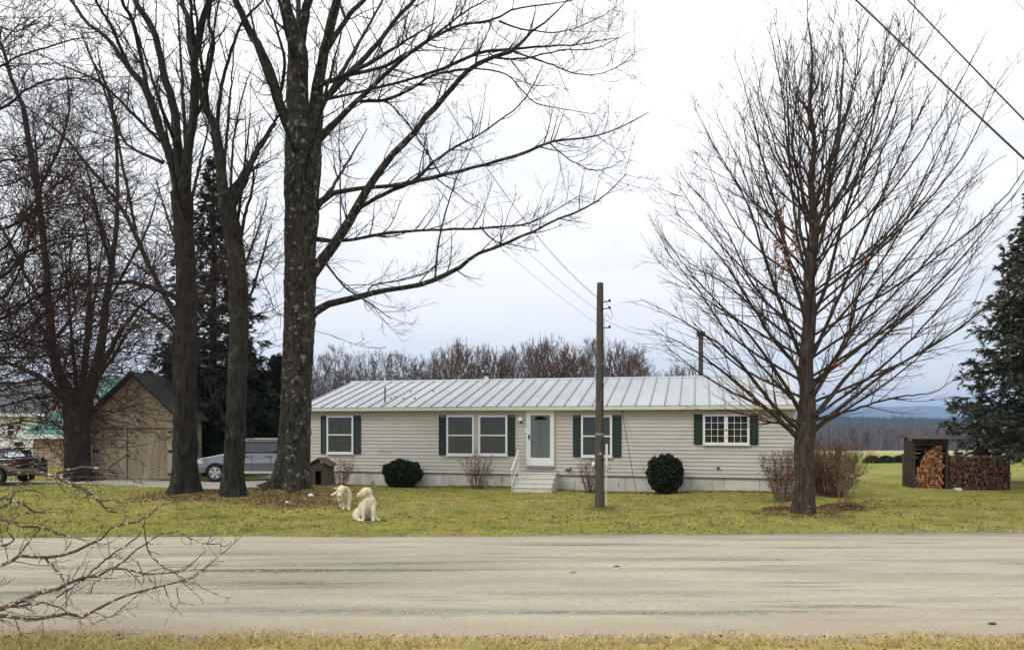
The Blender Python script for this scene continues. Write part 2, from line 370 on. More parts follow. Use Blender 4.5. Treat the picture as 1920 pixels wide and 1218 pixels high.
def far_height(X, Y):
    z = np.interp(Y, [0, 62, 80, 120, 200, 330, 520, 700, 1100, 1700, 3000, 20000], [0, 0, -.5, -1.8, -7, -16, -22, -20, -12, -30, -60, -60])
    z = np.where(Y < 0, 0, z); return z + np.clip((Y - 150) / 500, 0, 1) * 9 * (vnoise(X, Y, 240, 4) - .5)
gx = ax(-30, 30, .3, 12000, 1.22); gyy = ax(-2, 46, .3, 12000, 1.2)
GX, GY = np.meshgrid(gx, gyy)
GZ = ground(GX, GY) + far_height(GX, GY)
inroad = np.clip((GY - (road_near(GX) - .25)) / .3, 0, 1) * np.clip((road_far(GX) + .1 - GY) / .3, 0, 1)
GZ = GZ - .05 * inroad
GZ = GZ + .05 * np.clip((road_near(GX) - .1 - GY) / .4, 0, 1) * (.4 + vnoise(GX, GY, .5)) * (GY > -3)
ny, nx = GX.shape; idx = np.arange(nx * ny).reshape(ny, nx)
Q = np.stack([idx[:-1, :-1], idx[:-1, 1:], idx[1:, 1:], idx[1:, :-1]], -1).reshape(-1, 4)
gm = mesh_np('ground', np.stack([GX, GY, GZ], -1).reshape(-1, 3), [Q])
def ground_material():
    m = bpy.data.materials.new('lawn_soil'); m.use_nodes = True; N = m.node_tree.nodes; L = m.node_tree.links; b = N['Principled BSDF']
    b.inputs['Roughness'].default_value = .95; b.inputs['Specular IOR Level'].default_value = .1
    tcn = N.new('ShaderNodeTexCoord'); sx = N.new('ShaderNodeSeparateXYZ'); L.new(tcn.outputs['Object'], sx.inputs[0])
    def noise(s, d=5, st=(1, 1, 1)):
        mp_ = N.new('ShaderNodeMapping'); mp_.inputs['Scale'].default_value = st; L.new(tcn.outputs['Object'], mp_.inputs[0])
        n = N.new('ShaderNodeTexNoise'); n.inputs['Scale'].default_value = s; n.inputs['Detail'].default_value = d; L.new(mp_.outputs[0], n.inputs[0]); return n.outputs[0]
    def mr(v, a, b_, c=0, d=1):
        r = N.new('ShaderNodeMapRange'); r.inputs[1].default_value = a; r.inputs[2].default_value = b_; r.inputs[3].default_value = c; r.inputs[4].default_value = d
        L.new(v, r.inputs[0]); return r.outputs[0]
    def mix(f, c1, c2):
        x = N.new('ShaderNodeMix'); x.data_type = 'RGBA'
        for s, c in ((6, c1), (7, c2)):
            if isinstance(c, tuple): x.inputs[s].default_value = (*c, 1)
            else: L.new(c, x.inputs[s])
        L.new(f, x.inputs[0]); return x.outputs[2]
    def math_(op, a, b_):
        x = N.new('ShaderNodeMath'); x.operation = op
        for s, c in ((0, a), (1, b_)):
            if isinstance(c, (int, float)): x.inputs[s].default_value = c
            else: L.new(c, x.inputs[s])
        return x.outputs[0]
    g = mix(mr(noise(.55, 6), .40, .60), (.195, .21, .045), (.32, .295, .085))
    g = mix(mr(noise(2.2, 6), .50, .66), g, (.22, .155, .06))
    g = mix(mr(noise(14, 4), .55, .72), g, (.12, .125, .02))
    # worn, leaf-strewn earth round the maple roots, by the steps and along the house
    def spot(cx, cy, r, ry=None):
        dx = math_('MULTIPLY', math_('SUBTRACT', sx.outputs[0], cx), 1 / r); dy = math_('MULTIPLY', math_('SUBTRACT', sx.outputs[1], cy), 1 / (ry or r))
        d = math_('SQRT', math_('ADD', math_('MULTIPLY', dx, dx), math_('MULTIPLY', dy, dy)), 0); return mr(d, 1.15, .55)
    s = spot(-7.3, 24.6, 2.6, 1.7)
    for a in ((-6.4, 22.3, 1.7, 1.3), (-8.9, 23.0, 1.9, 1.4), (-10.2, 23.6, 1.8, 1.5), (7.6, 19.6, 1.2, .8), (2.9, 20.9, 2.2, .55), (8.9, 21.0, 1.2, .6), (-9.3, 26.5, 3.2, 2.2)): s = math_('MAXIMUM', s, spot(*a))
    s = math_('MULTIPLY', s, mr(noise(1.6, 5), .30, .55))
    g = mix(s, g, mix(mr(noise(7, 4), .4, .6), (.13, .075, .035), (.21, .135, .07)))
    # the verge near the camera is drier
    g = mix(math_('MULTIPLY', mr(sx.outputs[1], 9.2, 8.4), mr(noise(2.5, 5), .35, .6)), g, (.42, .33, .13))
    # fields beyond the yard, woods in the valley
    g = mix(mr(math_('ADD', sx.outputs[1], math_('MULTIPLY', noise(.1, 2), 12)), 44, 50), g, (.18, .215, .045))
    g = mix(mr(math_('ADD', sx.outputs[1], math_('MULTIPLY', noise(.05, 2), 14)), 64, 70), g, mix(mr(noise(.05, 4), .35, .65), (.42, .37, .19), (.32, .29, .14)))
    g = mix(mr(sx.outputs[1], 95, 140), g, mix(mr(noise(.01, 6), .42, .58), (.085, .065, .05), (.11, .12, .045)))
    L.new(g, b.inputs['Base Color'])
    n = N.new('ShaderNodeTexNoise'); n.inputs['Scale'].default_value = 26; n.inputs['Detail'].default_value = 4; L.new(tcn.outputs['Object'], n.inputs[0])
    bp = N.new('ShaderNodeBump'); bp.inputs['Distance'].default_value = .03; L.new(n.outputs[0], bp.inputs['Height']); L.new(bp.outputs[0], b.inputs['Normal'])
    return m
M['ground'] = ground_material()
tag(link('ground', gm, mat=M['ground']), kind='structure', label='yellow green lawn and fields around the house')

# road: a sheet with shallow wheel ruts and worn, irregular edges
rx = np.r_[np.arange(-130, -16, 2.0), np.arange(-16, 16, .12), np.arange(16, 130, 2.0)]; rv = np.linspace(0, 1, 110)
RX, RV = np.meshgrid(rx, rv); n0 = road_near(RX); n1 = road_far(RX); RY = n0 + (n1 - n0) * RV
edge = np.minimum(RV, 1 - RV) * (n1 - n0)
RZ = .022 + .035 * np.clip(edge / 1.2, 0, 1) - .06 * np.clip(1 - edge / .12, 0, 1)
for c, w, a in ((10.4, .16, .022), (10.95, .13, .018), (12.5, .2, .013), (13.55, .13, .016), (14.7, .17, .02), (15.4, .12, .015), (9.75, .2, .012), (11.7, .1, .01)):
    cc = c + .25 * (vnoise(RX, 0, 5, int(c * 10)) - .5) + .01 * RX; am = a * np.clip(1.7 * vnoise(RX, RY * .4, 4.5, int(c * 7)) - .25, 0, 1)
    RZ -= am * np.exp(-((RY - cc) / w) ** 2); RZ += am * .5 * (np.exp(-((RY - cc - w * 1.5) / (w * .7)) ** 2) + np.exp(-((RY - cc + w * 1.5) / (w * .7)) ** 2))
RZ += .006 * (vnoise(RX, RY, .22, 1) - .5) + .010 * (vnoise(RX, RY, .9, 2) - .5)
ny, nx = RX.shape; idx = np.arange(nx * ny).reshape(ny, nx)
Q = np.stack([idx[:-1, :-1], idx[:-1, 1:], idx[1:, 1:], idx[1:, :-1]], -1).reshape(-1, 4)
def road_material(name='gravel_road', edges=True, c1=(.37, .335, .245), c2=(.48, .445, .33)):
    m = bpy.data.materials.new(name); m.use_nodes = True; N = m.node_tree.nodes; L = m.node_tree.links; b = N['Principled BSDF']
    b.inputs['Roughness'].default_value = .95; b.inputs['Specular IOR Level'].default_value = .12
    tcn = N.new('ShaderNodeTexCoord')
    def noise(s, d, st):
        mp_ = N.new('ShaderNodeMapping'); mp_.inputs['Scale'].default_value = st; L.new(tcn.outputs['Object'], mp_.inputs[0])
        n = N.new('ShaderNodeTexNoise'); n.inputs['Scale'].default_value = s; n.inputs['Detail'].default_value = d; L.new(mp_.outputs[0], n.inputs[0]); return n.outputs[0]
    def mr(v, a, b_):
        r = N.new('ShaderNodeMapRange'); r.inputs[1].default_value = a; r.inputs[2].default_value = b_; L.new(v, r.inputs[0]); return r.outputs[0]
    def mix(f, c1_, c2_):
        x = N.new('ShaderNodeMix'); x.data_type = 'RGBA'
        for s, c in ((6, c1_), (7, c2_)):
            if isinstance(c, tuple): x.inputs[s].default_value = (*c, 1)
            else: L.new(c, x.inputs[s])
        L.new(f, x.inputs[0]); return x.outputs[2]
    c = mix(mr(noise(.5, 5, (.25, 1, 1)), .35, .65), c1, c2)
    c = mix(mr(noise(.35, 6, (.35, 1.4, 1)), .50, .68), c, (.31, .29, .22))
    c = mix(mr(noise(1.1, 7, (.13, 1.5, 1)), .52, .72), c, (.195, .18, .138))
    c = mix(mr(noise(4.5, 6, (.08, 1.3, 1)), .60, .74), c, (.18, .165, .127))
    c = mix(mr(noise(.7, 7, (.3, 1, 1)), .62, .74), c, (.26, .235, .20))      # damp, compacted streaks along the wheel tracks
    c = mix(mr(noise(2.0, 6, (.09, 1.3, 1)), .57, .70), c, (.115, .102, .077))
    c = mix(mr(noise(.9, 4, (.2, 1.1, 1)), .60, .8), c, (.30, .285, .285))
    c = mix(mr(noise(14, 5, (.6, 1, 1)), .52, .66), c, (.34, .31, .235))
    c = mix(mr(noise(45, 3, (1, 1, 1)), .54, .68), c, (.47, .44, .37))
    c = mix(mr(noise(60, 2, (1, 1, 1)), .60, .72), c, (.15, .135, .12))
    sp = N.new('ShaderNodeSeparateXYZ'); L.new(tcn.outputs['Object'], sp.inputs[0])
    if edges:                            # muddy shoulders
        ad = N.new('ShaderNodeMath'); ad.operation = 'MULTIPLY_ADD'; ad.inputs[1].default_value = -.9; L.new(noise(1.3, 6, (.5, 1, 1)), ad.inputs[0]); L.new(sp.outputs[1], ad.inputs[2])
        c = mix(mr(ad.outputs[0], 15.25, 16.0), c, (.21, .18, .135)); c = mix(mr(ad.outputs[0], 8.95, 8.3), c, (.36, .30, .22))
    L.new(c, b.inputs['Base Color'])
    n = N.new('ShaderNodeTexNoise'); n.inputs['Scale'].default_value = 55; n.inputs['Detail'].default_value = 5; L.new(tcn.outputs['Object'], n.inputs[0])
    bp = N.new('ShaderNodeBump'); bp.inputs['Distance'].default_value = .012; L.new(n.outputs[0], bp.inputs['Height']); L.new(bp.outputs[0], b.inputs['Normal'])
    return m
M['gravel'] = road_material()
tag(link('road', mesh_np('road', np.stack([RX, RY, RZ], -1).reshape(-1, 3), [Q]), mat=M['gravel']), kind='structure', label='wide pale gravel road with wheel ruts')

# driveway in front of the garage, running on behind the trees to the house corner
def strip(name, pts, hw, matk, z=.03):
    n = 60; C = resample([(x, y, 0, w) for (x, y), w in zip(pts, hw)], n); vs_ = []
    for i in range(n):
        a = C[min(i + 1, n - 1)] - C[max(i - 1, 0)]; nrm = Vector((-a[1], a[0], 0)).normalized()
        for k in range(9):
            s = k / 4 - 1; w = C[i][3] * (1 + .12 * math.sin(i * 1.7 + (s > 0)) ); x = C[i][0] + nrm.x * w * s; y = C[i][1] + nrm.y * w * s
            vs_.append((x, y, gz(x, y) + z - (.06 if abs(s) == 1 else 0)))
    i = np.arange(n * 9).reshape(n, 9); q = np.stack([i[:-1, :-1], i[:-1, 1:], i[1:, 1:], i[1:, :-1]], -1).reshape(-1, 4)[:, ::-1]
    return link(name, mesh_np(name, vs_, [q]), mat=M[matk])
M['drive'] = road_material('driveway_gravel', False, (.33, .315, .28), (.42, .40, .36))
tag(strip('driveway', [(-24, 30.2), (-18, 30.3), (-13, 29.6), (-9.9, 30.9), (-10, 36)], (1.0, .95, 1.5, 1.7, 1.7), 'drive'), kind='structure')

# ---------------------------------------------------------------- hills
def hill(name, label, xs, Y, depth, zbase, top, matk, rough):
    n = len(xs); rows = 14; v = []
    for j in range(rows):
        t = j / (rows - 1); prof = math.sin(t * math.pi * .5) ** .8
        for x in xs:
            h = top(x); v.append((x, Y + depth * t, zbase + (h - zbase) * prof + rough * (float(vnoise(x, t * 900, 60, 7)) - .5) * (0 < t)))
    v += [(x, Y + depth * 2.2, zbase) for x in xs]
    i = np.arange(n * (rows + 1)).reshape(rows + 1, n); q = np.stack([i[:-1, :-1], i[:-1, 1:], i[1:, 1:], i[1:, :-1]], -1).reshape(-1, 4)
    return tag(link(name, mesh_np(name, v, [q]), mat=M[matk]), kind='structure', label=label)
M['woodland'] = mat('far_woodland', (.085, .062, .055), (.045, .052, .032), .02, .95, 3.0, contrast=.12, detail=10, fine=((.13, .10, .085), .09, .55))
M['mountain'] = mat('far_mountain', (.035, .05, .03), (.07, .065, .05), .002, .95, contrast=.15, detail=9)
xs = np.linspace(-1500, 2600, 260)
hill('wooded_hill', 'brown wooded hillside beyond the fields', xs, 520, 420, -24, lambda x: -9 + 2.5 * math.sin(x / 160 + .4) + 1.5 * math.sin(x / 51) + 12 / (1 + math.exp((x + 150) / 40)), 'woodland', 2)
xs = np.linspace(-1800, 3200, 240)
hill('green_ridge', 'dark evergreen ridge beyond the brown hillside', xs, 1300, 500, -40, lambda x: -6 + 12 / (1 + math.exp(-(x - 690) / 30)) + 3 * math.sin(x / 90) + 26 / (1 + math.exp((x + 150) / 60)), 'mountain', 5)
xs = np.linspace(-6500, 8500, 300)
hill('blue_mountain', 'far mountain range fading to blue', xs, 5200, 1300, -60, lambda x: 138 + 38 * math.sin(x / 690 - 2.0) + 16 * math.sin(x / 260) + 6 * math.sin(x / 77), 'mountain', 14)

# ---------------------------------------------------------------- the house
L0 = Vector((-8.29, 30.24, 0)); ANG = math.radians(-14.08); ux, uy = math.cos(ANG), math.sin(ANG)
HL, HD, ZE, ZS, ZR, HY = 18.6, 8.88, 3.0, .55, 4.36, 4.44
house = empty('ranch_house', L0, ANG, label='long low grey sided mobile home with pale metal roof behind the lawn', cat='house')
def sz(px, py):                            # photo pixel -> (along the front wall, height)
    k = (px - 960) / F; Lx, Ly = L0.x, L0.y; s = (k * Ly - Lx) / (ux - k * uy); Y = Ly + s * uy
    return s, EYE + (HOR - py) / F * Y
def sx_(px): return sz(px, 0)[0]
g0 = 0
# core, so nothing shows through; boards in front of it
MB().box(.06, HL - .06, .06, HD - .06, .0, ZE - .03).build('wall_core', M['siding'], house)
BH = .1365; nb = 18
def board(length, tilt=.030):
    m = MB(); z1 = BH + .012
    m.add([(0, -.004 - tilt, 0), (length, -.004 - tilt, 0), (length, -.004, z1), (0, -.004, z1), (0, .03, 0), (length, .03, 0), (length, .03, z1), (0, .03, z1)],
          [(0, 1, 2, 3), (4, 0, 3, 7), (1, 5, 6, 2), (0, 4, 5, 1), (3, 2, 6, 7), (5, 4, 7, 6)])
    return m
bf = board(HL - .02).mesh('siding_board'); bf.materials.append(M['siding']); bs = board(HD - .02).mesh('siding_board'); bs.materials.append(M['siding'])
def wall(name, rot, loc, mesh_, vis=True):
    w = MB().box(0, mesh_.vertices[1].co.x, .031, .055, ZS, ZE - .02).build(name, M['siding'], house); w.location = loc; w.rotation_euler = (0, 0, rot)
    Lw = mesh_.vertices[1].co.x; full = 3.66; cache = {}
    for i in range(nb):
        x = 0.0; nxt = (1.15, 2.75, 1.9, 3.4)[i % 4]
        while x < Lw - .05:              # boards butt end to end, joints staggered from course to course
            ln = round(min(nxt, Lw - x), 3); nxt = full
            if Lw - x - ln < .3: ln = round(Lw - x, 3)
            if ln not in cache: cache[ln] = board(ln - .004).mesh('siding_board'); cache[ln].materials.append(M['siding'])
            o = link('siding_board', cache[ln], w); o.location = (x, 0, ZS + i * BH); x += ln
    return w
wf = wall('front_wall', 0, (.01, 0, 0), bf); wall('rear_wall', math.pi, (HL - .01, HD, 0), bf); wall('side_wall', math.pi / 2, (HL, .01, 0), bs); wall('side_wall', -math.pi / 2, (0, HD - .01, 0), bs)
for x in (-.012, HL - .075): MB().box(x, x + .087, -.044, .06, ZS - .02, ZE - .01).build('corner_trim', M['cream'], house)
MB().tube([(-.07, -.09, ZE - .08), (-.07, -.09, .1), (-.1, -.25, .04)], .035).build('downspout', M['galv'], house)
MB().box(-.01, HL + .01, -.03, -.002, ZS - .036, ZS - .004).build('starter_strip', M['greyplastic'], house)
# skirting panels
def skirt(x0, x1, y, rot=False):
    w = x1 - x0 - .014
    m = MB().box(0, w, 0, .04, -.05, ZS - .047).box(.02, w - .02, -.008, 0, .45, .475)
    return m
sk = skirt(0, 1.16, 0).mesh('skirting_panel'); sk.materials.append(M['skirt'])
for i in range(16): link('skirting_panel', sk, house, (i * 1.162 + .005, .02, 0))
for i in range(16):
    o = link('skirting_panel', sk, house, (HL - i * 1.162, HD - .02, 0)); o.rotation_euler = (0, 0, math.pi)
for i in range(7):
    for x, rz in ((HL - .02, math.pi / 2), (.02, -math.pi / 2)):
        o = link('skirting_panel', sk, house, (x, .3 + i * 1.18 if rz > 0 else HD - .3 - i * 1.18, 0)); o.rotation_euler = (0, 0, rz)
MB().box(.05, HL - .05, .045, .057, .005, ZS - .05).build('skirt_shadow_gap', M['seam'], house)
# gables
for x in (0.02, HL - .05): MB().add([(x, 0, ZE - .02), (x, HD, ZE - .02), (x, HY, ZR - .1), (x + .03, 0, ZE - .02), (x + .03, HD, ZE - .02), (x + .03, HY, ZR - .1)], [(0, 2, 1), (3, 4, 5), (0, 1, 4, 3), (1, 2, 5, 4), (2, 0, 3, 5)]).build('gable', M['siding'], house)
# roof
OV = .32; e0 = (-OV, ZE + .09); slope = math.atan2(ZR - e0[1], HY + OV); SL = math.hypot(ZR - e0[1], HY + OV)
NP = 37; PW = (HL + .5) / NP
pm = MB().box(0, PW - .004, 0, SL, -.03, 0).mesh('roof_panel'); pm.materials.append(M['roof'])
rm = MB().box(-.017, .017, -.004, SL, -.002, .034).mesh('roof_seam'); rm.materials.append(M['seam'])
roof = MB().box(-.24, HL + .24, -OV + .04, HD + OV - .04, ZE - .02, ZE + .0).build('roof', M['cream'], house)   # soffit
for side in (0, 1):
    for i in range(NP):
        for me_, nm_, dx in ((pm, 'roof_panel', 0), (rm, 'roof_seam', 0 if i else .02)):
            o = link(nm_, me_, roof)
            if side == 0: o.location = (-.25 + i * PW + dx, e0[0], e0[1]); o.rotation_euler = (slope, 0, 0)
            else: o.location = (HL + .25 - i * PW - dx, HD + OV, e0[1]); o.rotation_euler = (slope, 0, math.pi)
MB().prism([(-.13, -.035), (0, .045), (.13, -.035), (.13, -.05), (0, .02), (-.13, -.05)], -.26, HL + .26, Matrix.Translation((0, HY, ZR + .012)) @ Matrix.Rotation(math.pi / 2, 4, 'Z') @ Matrix.Scale(-1, 4, (0, 1, 0))).build('ridge_cap', M['roof'], roof)
for y0, y1 in ((-OV - .02, -OV + .012), (HD + OV - .012, HD + OV + .02)): MB().box(-.26, HL + .26, y0, y1, ZE - .06, ZE + .055).build('fascia', M['cream'], roof, bevel=.006)
for x in (-.27, HL + .25): MB().add([(x, -OV, ZE - .04), (x, HY, ZR - .14), (x, HD + OV, ZE - .04), (x, HD + OV, ZE + .07), (x, HY, ZR + .0), (x, -OV, ZE + .07)] + [(x + .02, -OV, ZE - .04), (x + .02, HY, ZR - .14), (x + .02, HD + OV, ZE - .04), (x + .02, HD + OV, ZE + .07), (x + .02, HY, ZR + .0), (x + .02, -OV, ZE + .07)],
    [(0, 1, 4, 5), (1, 2, 3, 4), (11, 10, 7, 6), (10, 9, 8, 7), (0, 6, 7, 1), (1, 7, 8, 2), (5, 4, 10, 11), (4, 3, 9, 10), (0, 5, 11, 6), (3, 2, 8, 9)]).build('barge_board', M['cream'], roof)
def roofpt(px, py):                        # point on the front roof slope under a pixel
    for k in range(400):
        y = -OV + k * (HY + OV) / 400; z = e0[1] + (y + OV) * math.tan(slope)
        # local (s, y) so that it projects on px
        kx = (px - 960) / F; s = (kx * (L0.y + y * ux) - (L0.x - y * uy)) / (ux - kx * uy); Yw = L0.y + s * uy + y * ux
        if EYE + (HOR - py) / F * Yw <= z: return s, y, z
    return s, y, z
s, y, z = roofpt(722, 754); MB().cyl((s, y, z - .05), (s, y, z + .62), .028).build('vent_pipe', M['darkmetal'], roof)
s, y, z = roofpt(912, 714); m = MB().cyl((s, y, z - .1), (s, y, z + .22), .11, .08); m.build('flue_base', M['white'], roof); MB().cyl((s, y, z + .22), (s, y, z + .34), .11, .11).cyl((s, y, z + .34), (s, y, z + .40), .13, .04).build('flue_cap', M['darkmetal'], roof)
for px, py in ((733, 747), (757, 747), (778, 747), (770, 734), (813, 733), (742, 744)):
    s, y, z = roofpt(px, py); MB().box(s - .035, s + .035, y - .03, y + .03, z + .0, z + .035).build('screw_cover', M['darkmetal'], roof)

def window(px0, px1, py0, py1, kind, shut=None):
    x0, z1 = sz(px0, py0); x1, _ = sz(px1, py0); _, z0 = sz((px0 + px1) / 2, py1); _, z1 = sz((px0 + px1) / 2, py0)
    w, h = x1 - x0, z1 - z0; f = .075
    fr = MB(); yo, yi = -.075, -.0225
    for a in ((0, f, 0, h), (w - f, w, 0, h), (f, w - f, 0, f), (f, w - f, h - f, h)): fr.box(a[0], a[1], yo, yi, a[2], a[3])
    fo = fr.build('window', M['white'], wf, bevel=.008); fo.location = (x0 - .01, -.014, z0)
    MB().box(-.03, w + .03, -.10, -.05, -.035, -.003).build('sill', M['white'], fo, bevel=.006)
    if kind == 'hung':
        MB().box(f + .002, w - f - .002, -.062, -.046, h * .5 - .028, h * .5 + .022).build('sash_rail', M['white'], fo)
        MB().box(f, w - f, -.0265, -.0235, f, h - f).build('curtain', M['curtain'], fo)
        sl = MB(); n = int((h - 2 * f) / .045)
        for i in range(n): sl.box(f + .01, w - f - .01, -.036, -.030, f + .01 + i * .045, f + .028 + i * .045)
        for k in (1, 2, 3): sl.box(f + (w - 2 * f) * k / 4 - .004, f + (w - 2 * f) * k / 4 + .004, -.0365, -.0275, f, h - f)
        o = sl.build('blind_slats', M['blind'], fo); o['kind'] = 'stuff'
        for z in (f, h * .5 + .022): MB().box(f, w - f, -.056, -.052, z, (h * .5 - .028) if z == f else (h - f)).build('pane', M['glass'], fo)
    else:
        MB().box(f, w - f, -.0265, -.0235, f, h - f).build('room_dark', M['roomdark'], fo)
        mid = w / 2; MB().box(mid - .065, mid + .065, -.07, -.028, f + .001, h - f - .001).build('mullion', M['white'], fo, bevel=.005)
        for a, b in ((f, mid - .065), (mid + .065, w - f)):
            MB().box(a, b, -.052, -.048, f, h - f).build('pane', M['glass'], fo)
            for k in (1, 2): MB().box(a + (b - a) * k / 3 - .008, a + (b - a) * k / 3 + .008, -.062, -.053, f + .001, h - f - .001).build('muntin', M['white'], fo)
            for k in (1, 2, 3): MB().box(a + .001, b - .001, -.0615, -.0535, f + (h - 2 * f) * k / 4 - .007, f + (h - 2 * f) * k / 4 + .007).build('muntin', M['white'], fo)
    return x0, x1, z0, z1
def shutter(px0, px1, z0, z1):
    a, b = sx_(px0), sx_(px1); w = b - a; h = z1 - z0; m = MB(); f = .035
    for q in ((0, f, 0, h), (w - f, w, 0, h), (f, w - f, 0, f), (f, w - f, h - f, h)): m.box(q[0], q[1], -.055, -.0225, q[2], q[3])
    o = m.build('shutter', M['green'], wf); o.location = (a - .01, -.014, z0)
    lv = MB(); n = int((h - 2 * f) / .055)
    for i in range(n):
        z = f + .004 + i * .055
        lv.add([(f, -.048, z), (w - f, -.048, z), (w - f, -.026, z + .045), (f, -.026, z + .045), (f, -.024, z), (w - f, -.024, z)], [(0, 1, 2, 3), (0, 4, 5, 1), (3, 2, 5, 4)])
    lo = lv.build('louvres', M['green'], o); lo['kind'] = 'stuff'
M['curtain'] = mat('grey_curtain', (.10, .115, .12), (.16, .18, .185), 5, .8, stretch=(3, 1, .2))
M['blind'] = mat('grey_blind', (.16, .175, .18), (.24, .26, .265), 3, .6)
M['roomdark'] = mat('dark_room', (.012, .013, .014), (.04, .035, .03), 3, .8)
x0, x1, z0, z1 = window(614, 664, 779, 850, 'hung'); shutter(603, 613.5, z0, z1); shutter(665, 677, z0, z1)
x0, x1, z0, z1 = window(838, 890, 778, 853, 'hung'); window(898, 952, 778, 853, 'hung'); shutter(824, 837, z0, z1); shutter(953.5, 966, z0, z1)
x0, x1, z0, z1 = window(1090, 1148, 778, 856, 'hung'); shutter(1075, 1089, z0, z1); shutter(1149.5, 1165, z0, z1)
x0, x1, z0, z1 = window(1318, 1405, 776, 833, 'grid'); shutter(1301, 1316.5, z0, z1); shutter(1406.5, 1421, z0, z1)
# door: white storm door with full glass, the pale panel door with its fan light behind
d0, dt = sz(988, 769); d1, _ = sz(1040, 769); db = sz(1014, 873)[1]; w = d1 - d0; h = dt - db
fr = MB()
for q in ((0, .07, 0, h), (w - .07, w, 0, h), (.07, w - .07, h - .08, h)): fr.box(q[0], q[1], -.10, -.0225, q[2], q[3])
door = fr.build('door', M['white'], wf, bevel=.01); door.location = (d0 - .01, -.014, db)
st = MB()
for q in ((.073, .16, .004, h - .083), (w - .16, w - .073, .004, h - .083), (.16, w - .16, h - .19, h - .083), (.16, w - .16, .004, .31)): st.box(q[0], q[1], -.085, -.055, q[2], q[3])
st.build('storm_door', M['white'], door, bevel=.006)
MB().box(.16, w - .16, -.072, -.068, .31, h - .19).build('pane', M['glass'], door)
M['innerdoor'] = mat('grey_green_door', (.42, .46, .43), (.36, .39, .37), 3, .5)
MB().box(.073, w - .073, -.040, -.0235, .01, h - .085).build('inner_door', M['innerdoor'], door)
fan = [(0.29 - .0, h - .36)] + [(w / 2 - math.cos(t) * (w / 2 - .29), h - .36 + math.sin(t) * .14) for t in np.linspace(0, math.pi, 9)]
MB().prism(fan[1:], -.046, -.041).build('fan_light', M['roomdark'], door)
MB().box(.085, .13, -.12, -.088, 1.0, 1.17).cyl((.11, -.12, 1.04), (.11, -.15, 1.04), .02).build('handle', M['darkmetal'], door)
MB().box(0, w, -.16, -.02, -.05, -.006).build('threshold', M['galv'], door)
# porch light, spigot, dryer vent, house number plate
s, z = sz(977, 787); m = MB().cyl((s, -.02, z), (s, -.09, z), .06).cyl((s, -.10, z - .0), (s, -.20, z + .04), .035, .075).build('porch_light', M['white'], wf); m.location = (-.01, 0, 0)
MB().cyl((s + .02, -.16, z - .06), (s + .02, -.16, z - .13), .045, .03).build('porch_lamp_bulb', M['darkmetal'], wf)
s, z = sz(985, 806); MB().box(s - .03, s + .03, -.04, -.022, z - .09, z + .09).build('doorbell_plate', M['white'], wf)
s, z = sz(1068, 880); MB().cyl((s - .08, -.02, z), (s - .08, -.14, z), .03).box(s - .14, s + .06, -.17, -.11, z - .035, z + .02).cyl((s + .05, -.14, z), (s + .05, -.14, z + .10), .03).build('outdoor_tap', M['darkmetal'], wf)
s, z = sz(1346, 877); MB().cyl((s, -.02, z), (s, -.10, z), .05).build('dryer_vent', M['darkmetal'], wf)
s, z = sz(1091, 852); MB().box(s - .10, s - .04, -.05, -.022, z - .02, z + .0).build('cable_box', M['galv'], wf)

# precast steps at the door with a white rail on the left
def HW(s, y, z): return Vector((L0.x + s * ux - y * uy, L0.y + s * uy + y * ux, z))
sA, sB = sz(1000, 900)[0] - .28, sz(1030, 900)[0] + .12; sw = 1.38
sc_ = (d0 + d1) / 2 - .02
steps = empty('concrete_steps', HW(sc_, 0, 0), ANG, label='four pale concrete steps up to the white front door', cat='steps')
nst = 4; top = .60; run = .27
body = MB(); 
pr = [(-.09, -.1), (-.09, top)]; y = -.62
pr = [(-.045, -.08), (-.045, top), (-.62, top)]
for i in range(1, nst): pr += [(-.62 - run * (i - 1), top - top / nst * i), (-.62 - run * i, top - top / nst * i)]
pr += [(-.62 - run * (nst - 1), -.08)]
Mx = Matrix.Rotation(math.pi / 2, 4, 'Z')
body.prism([(a, b) for a, b in pr], -sw / 2, sw / 2, Mx); body.build('step_block', M['concrete'], steps)
for i in range(nst):
    y1 = -.05 if i == 0 else -.62 - run * (i - 1) + .0; y0 = -.645 - run * i if i else -.645
    MB().box(-sw / 2 - .02, sw / 2 + .02, y0 - (0 if i == 0 else 0), y1 - (.003 if i else 0), top - top / nst * i + .003, top - top / nst * i + .035).build('tread', M['concrete'], steps, bevel=.008)
M['rail'] = mat('white_rail', (.80, .80, .78), (.62, .60, .55), 12, .5)
rl = empty('hand_rail', HW(sc_, 0, 0), ANG, label='white sloping hand rail on the left side of the front steps', cat='handrail')
xl = -sw / 2 - .05; yA, yB = -.35, -1.40
MB().cyl((xl, yA, .95 + .52), (xl, yB - .1, .12 + .62), .03).build('rail', M['rail'], rl)
MB().cyl((xl, yA - .02, -.02), (xl, yA - .02, 1.44), .018).build('post', M['rail'], rl); MB().cyl((xl, yB, -.02), (xl, yB, .78), .018).build('post', M['rail'], rl)
MB().cyl((xl, yA, 1.02), (xl, yB, .28), .014).build('lower_rail', M['rail'], rl)

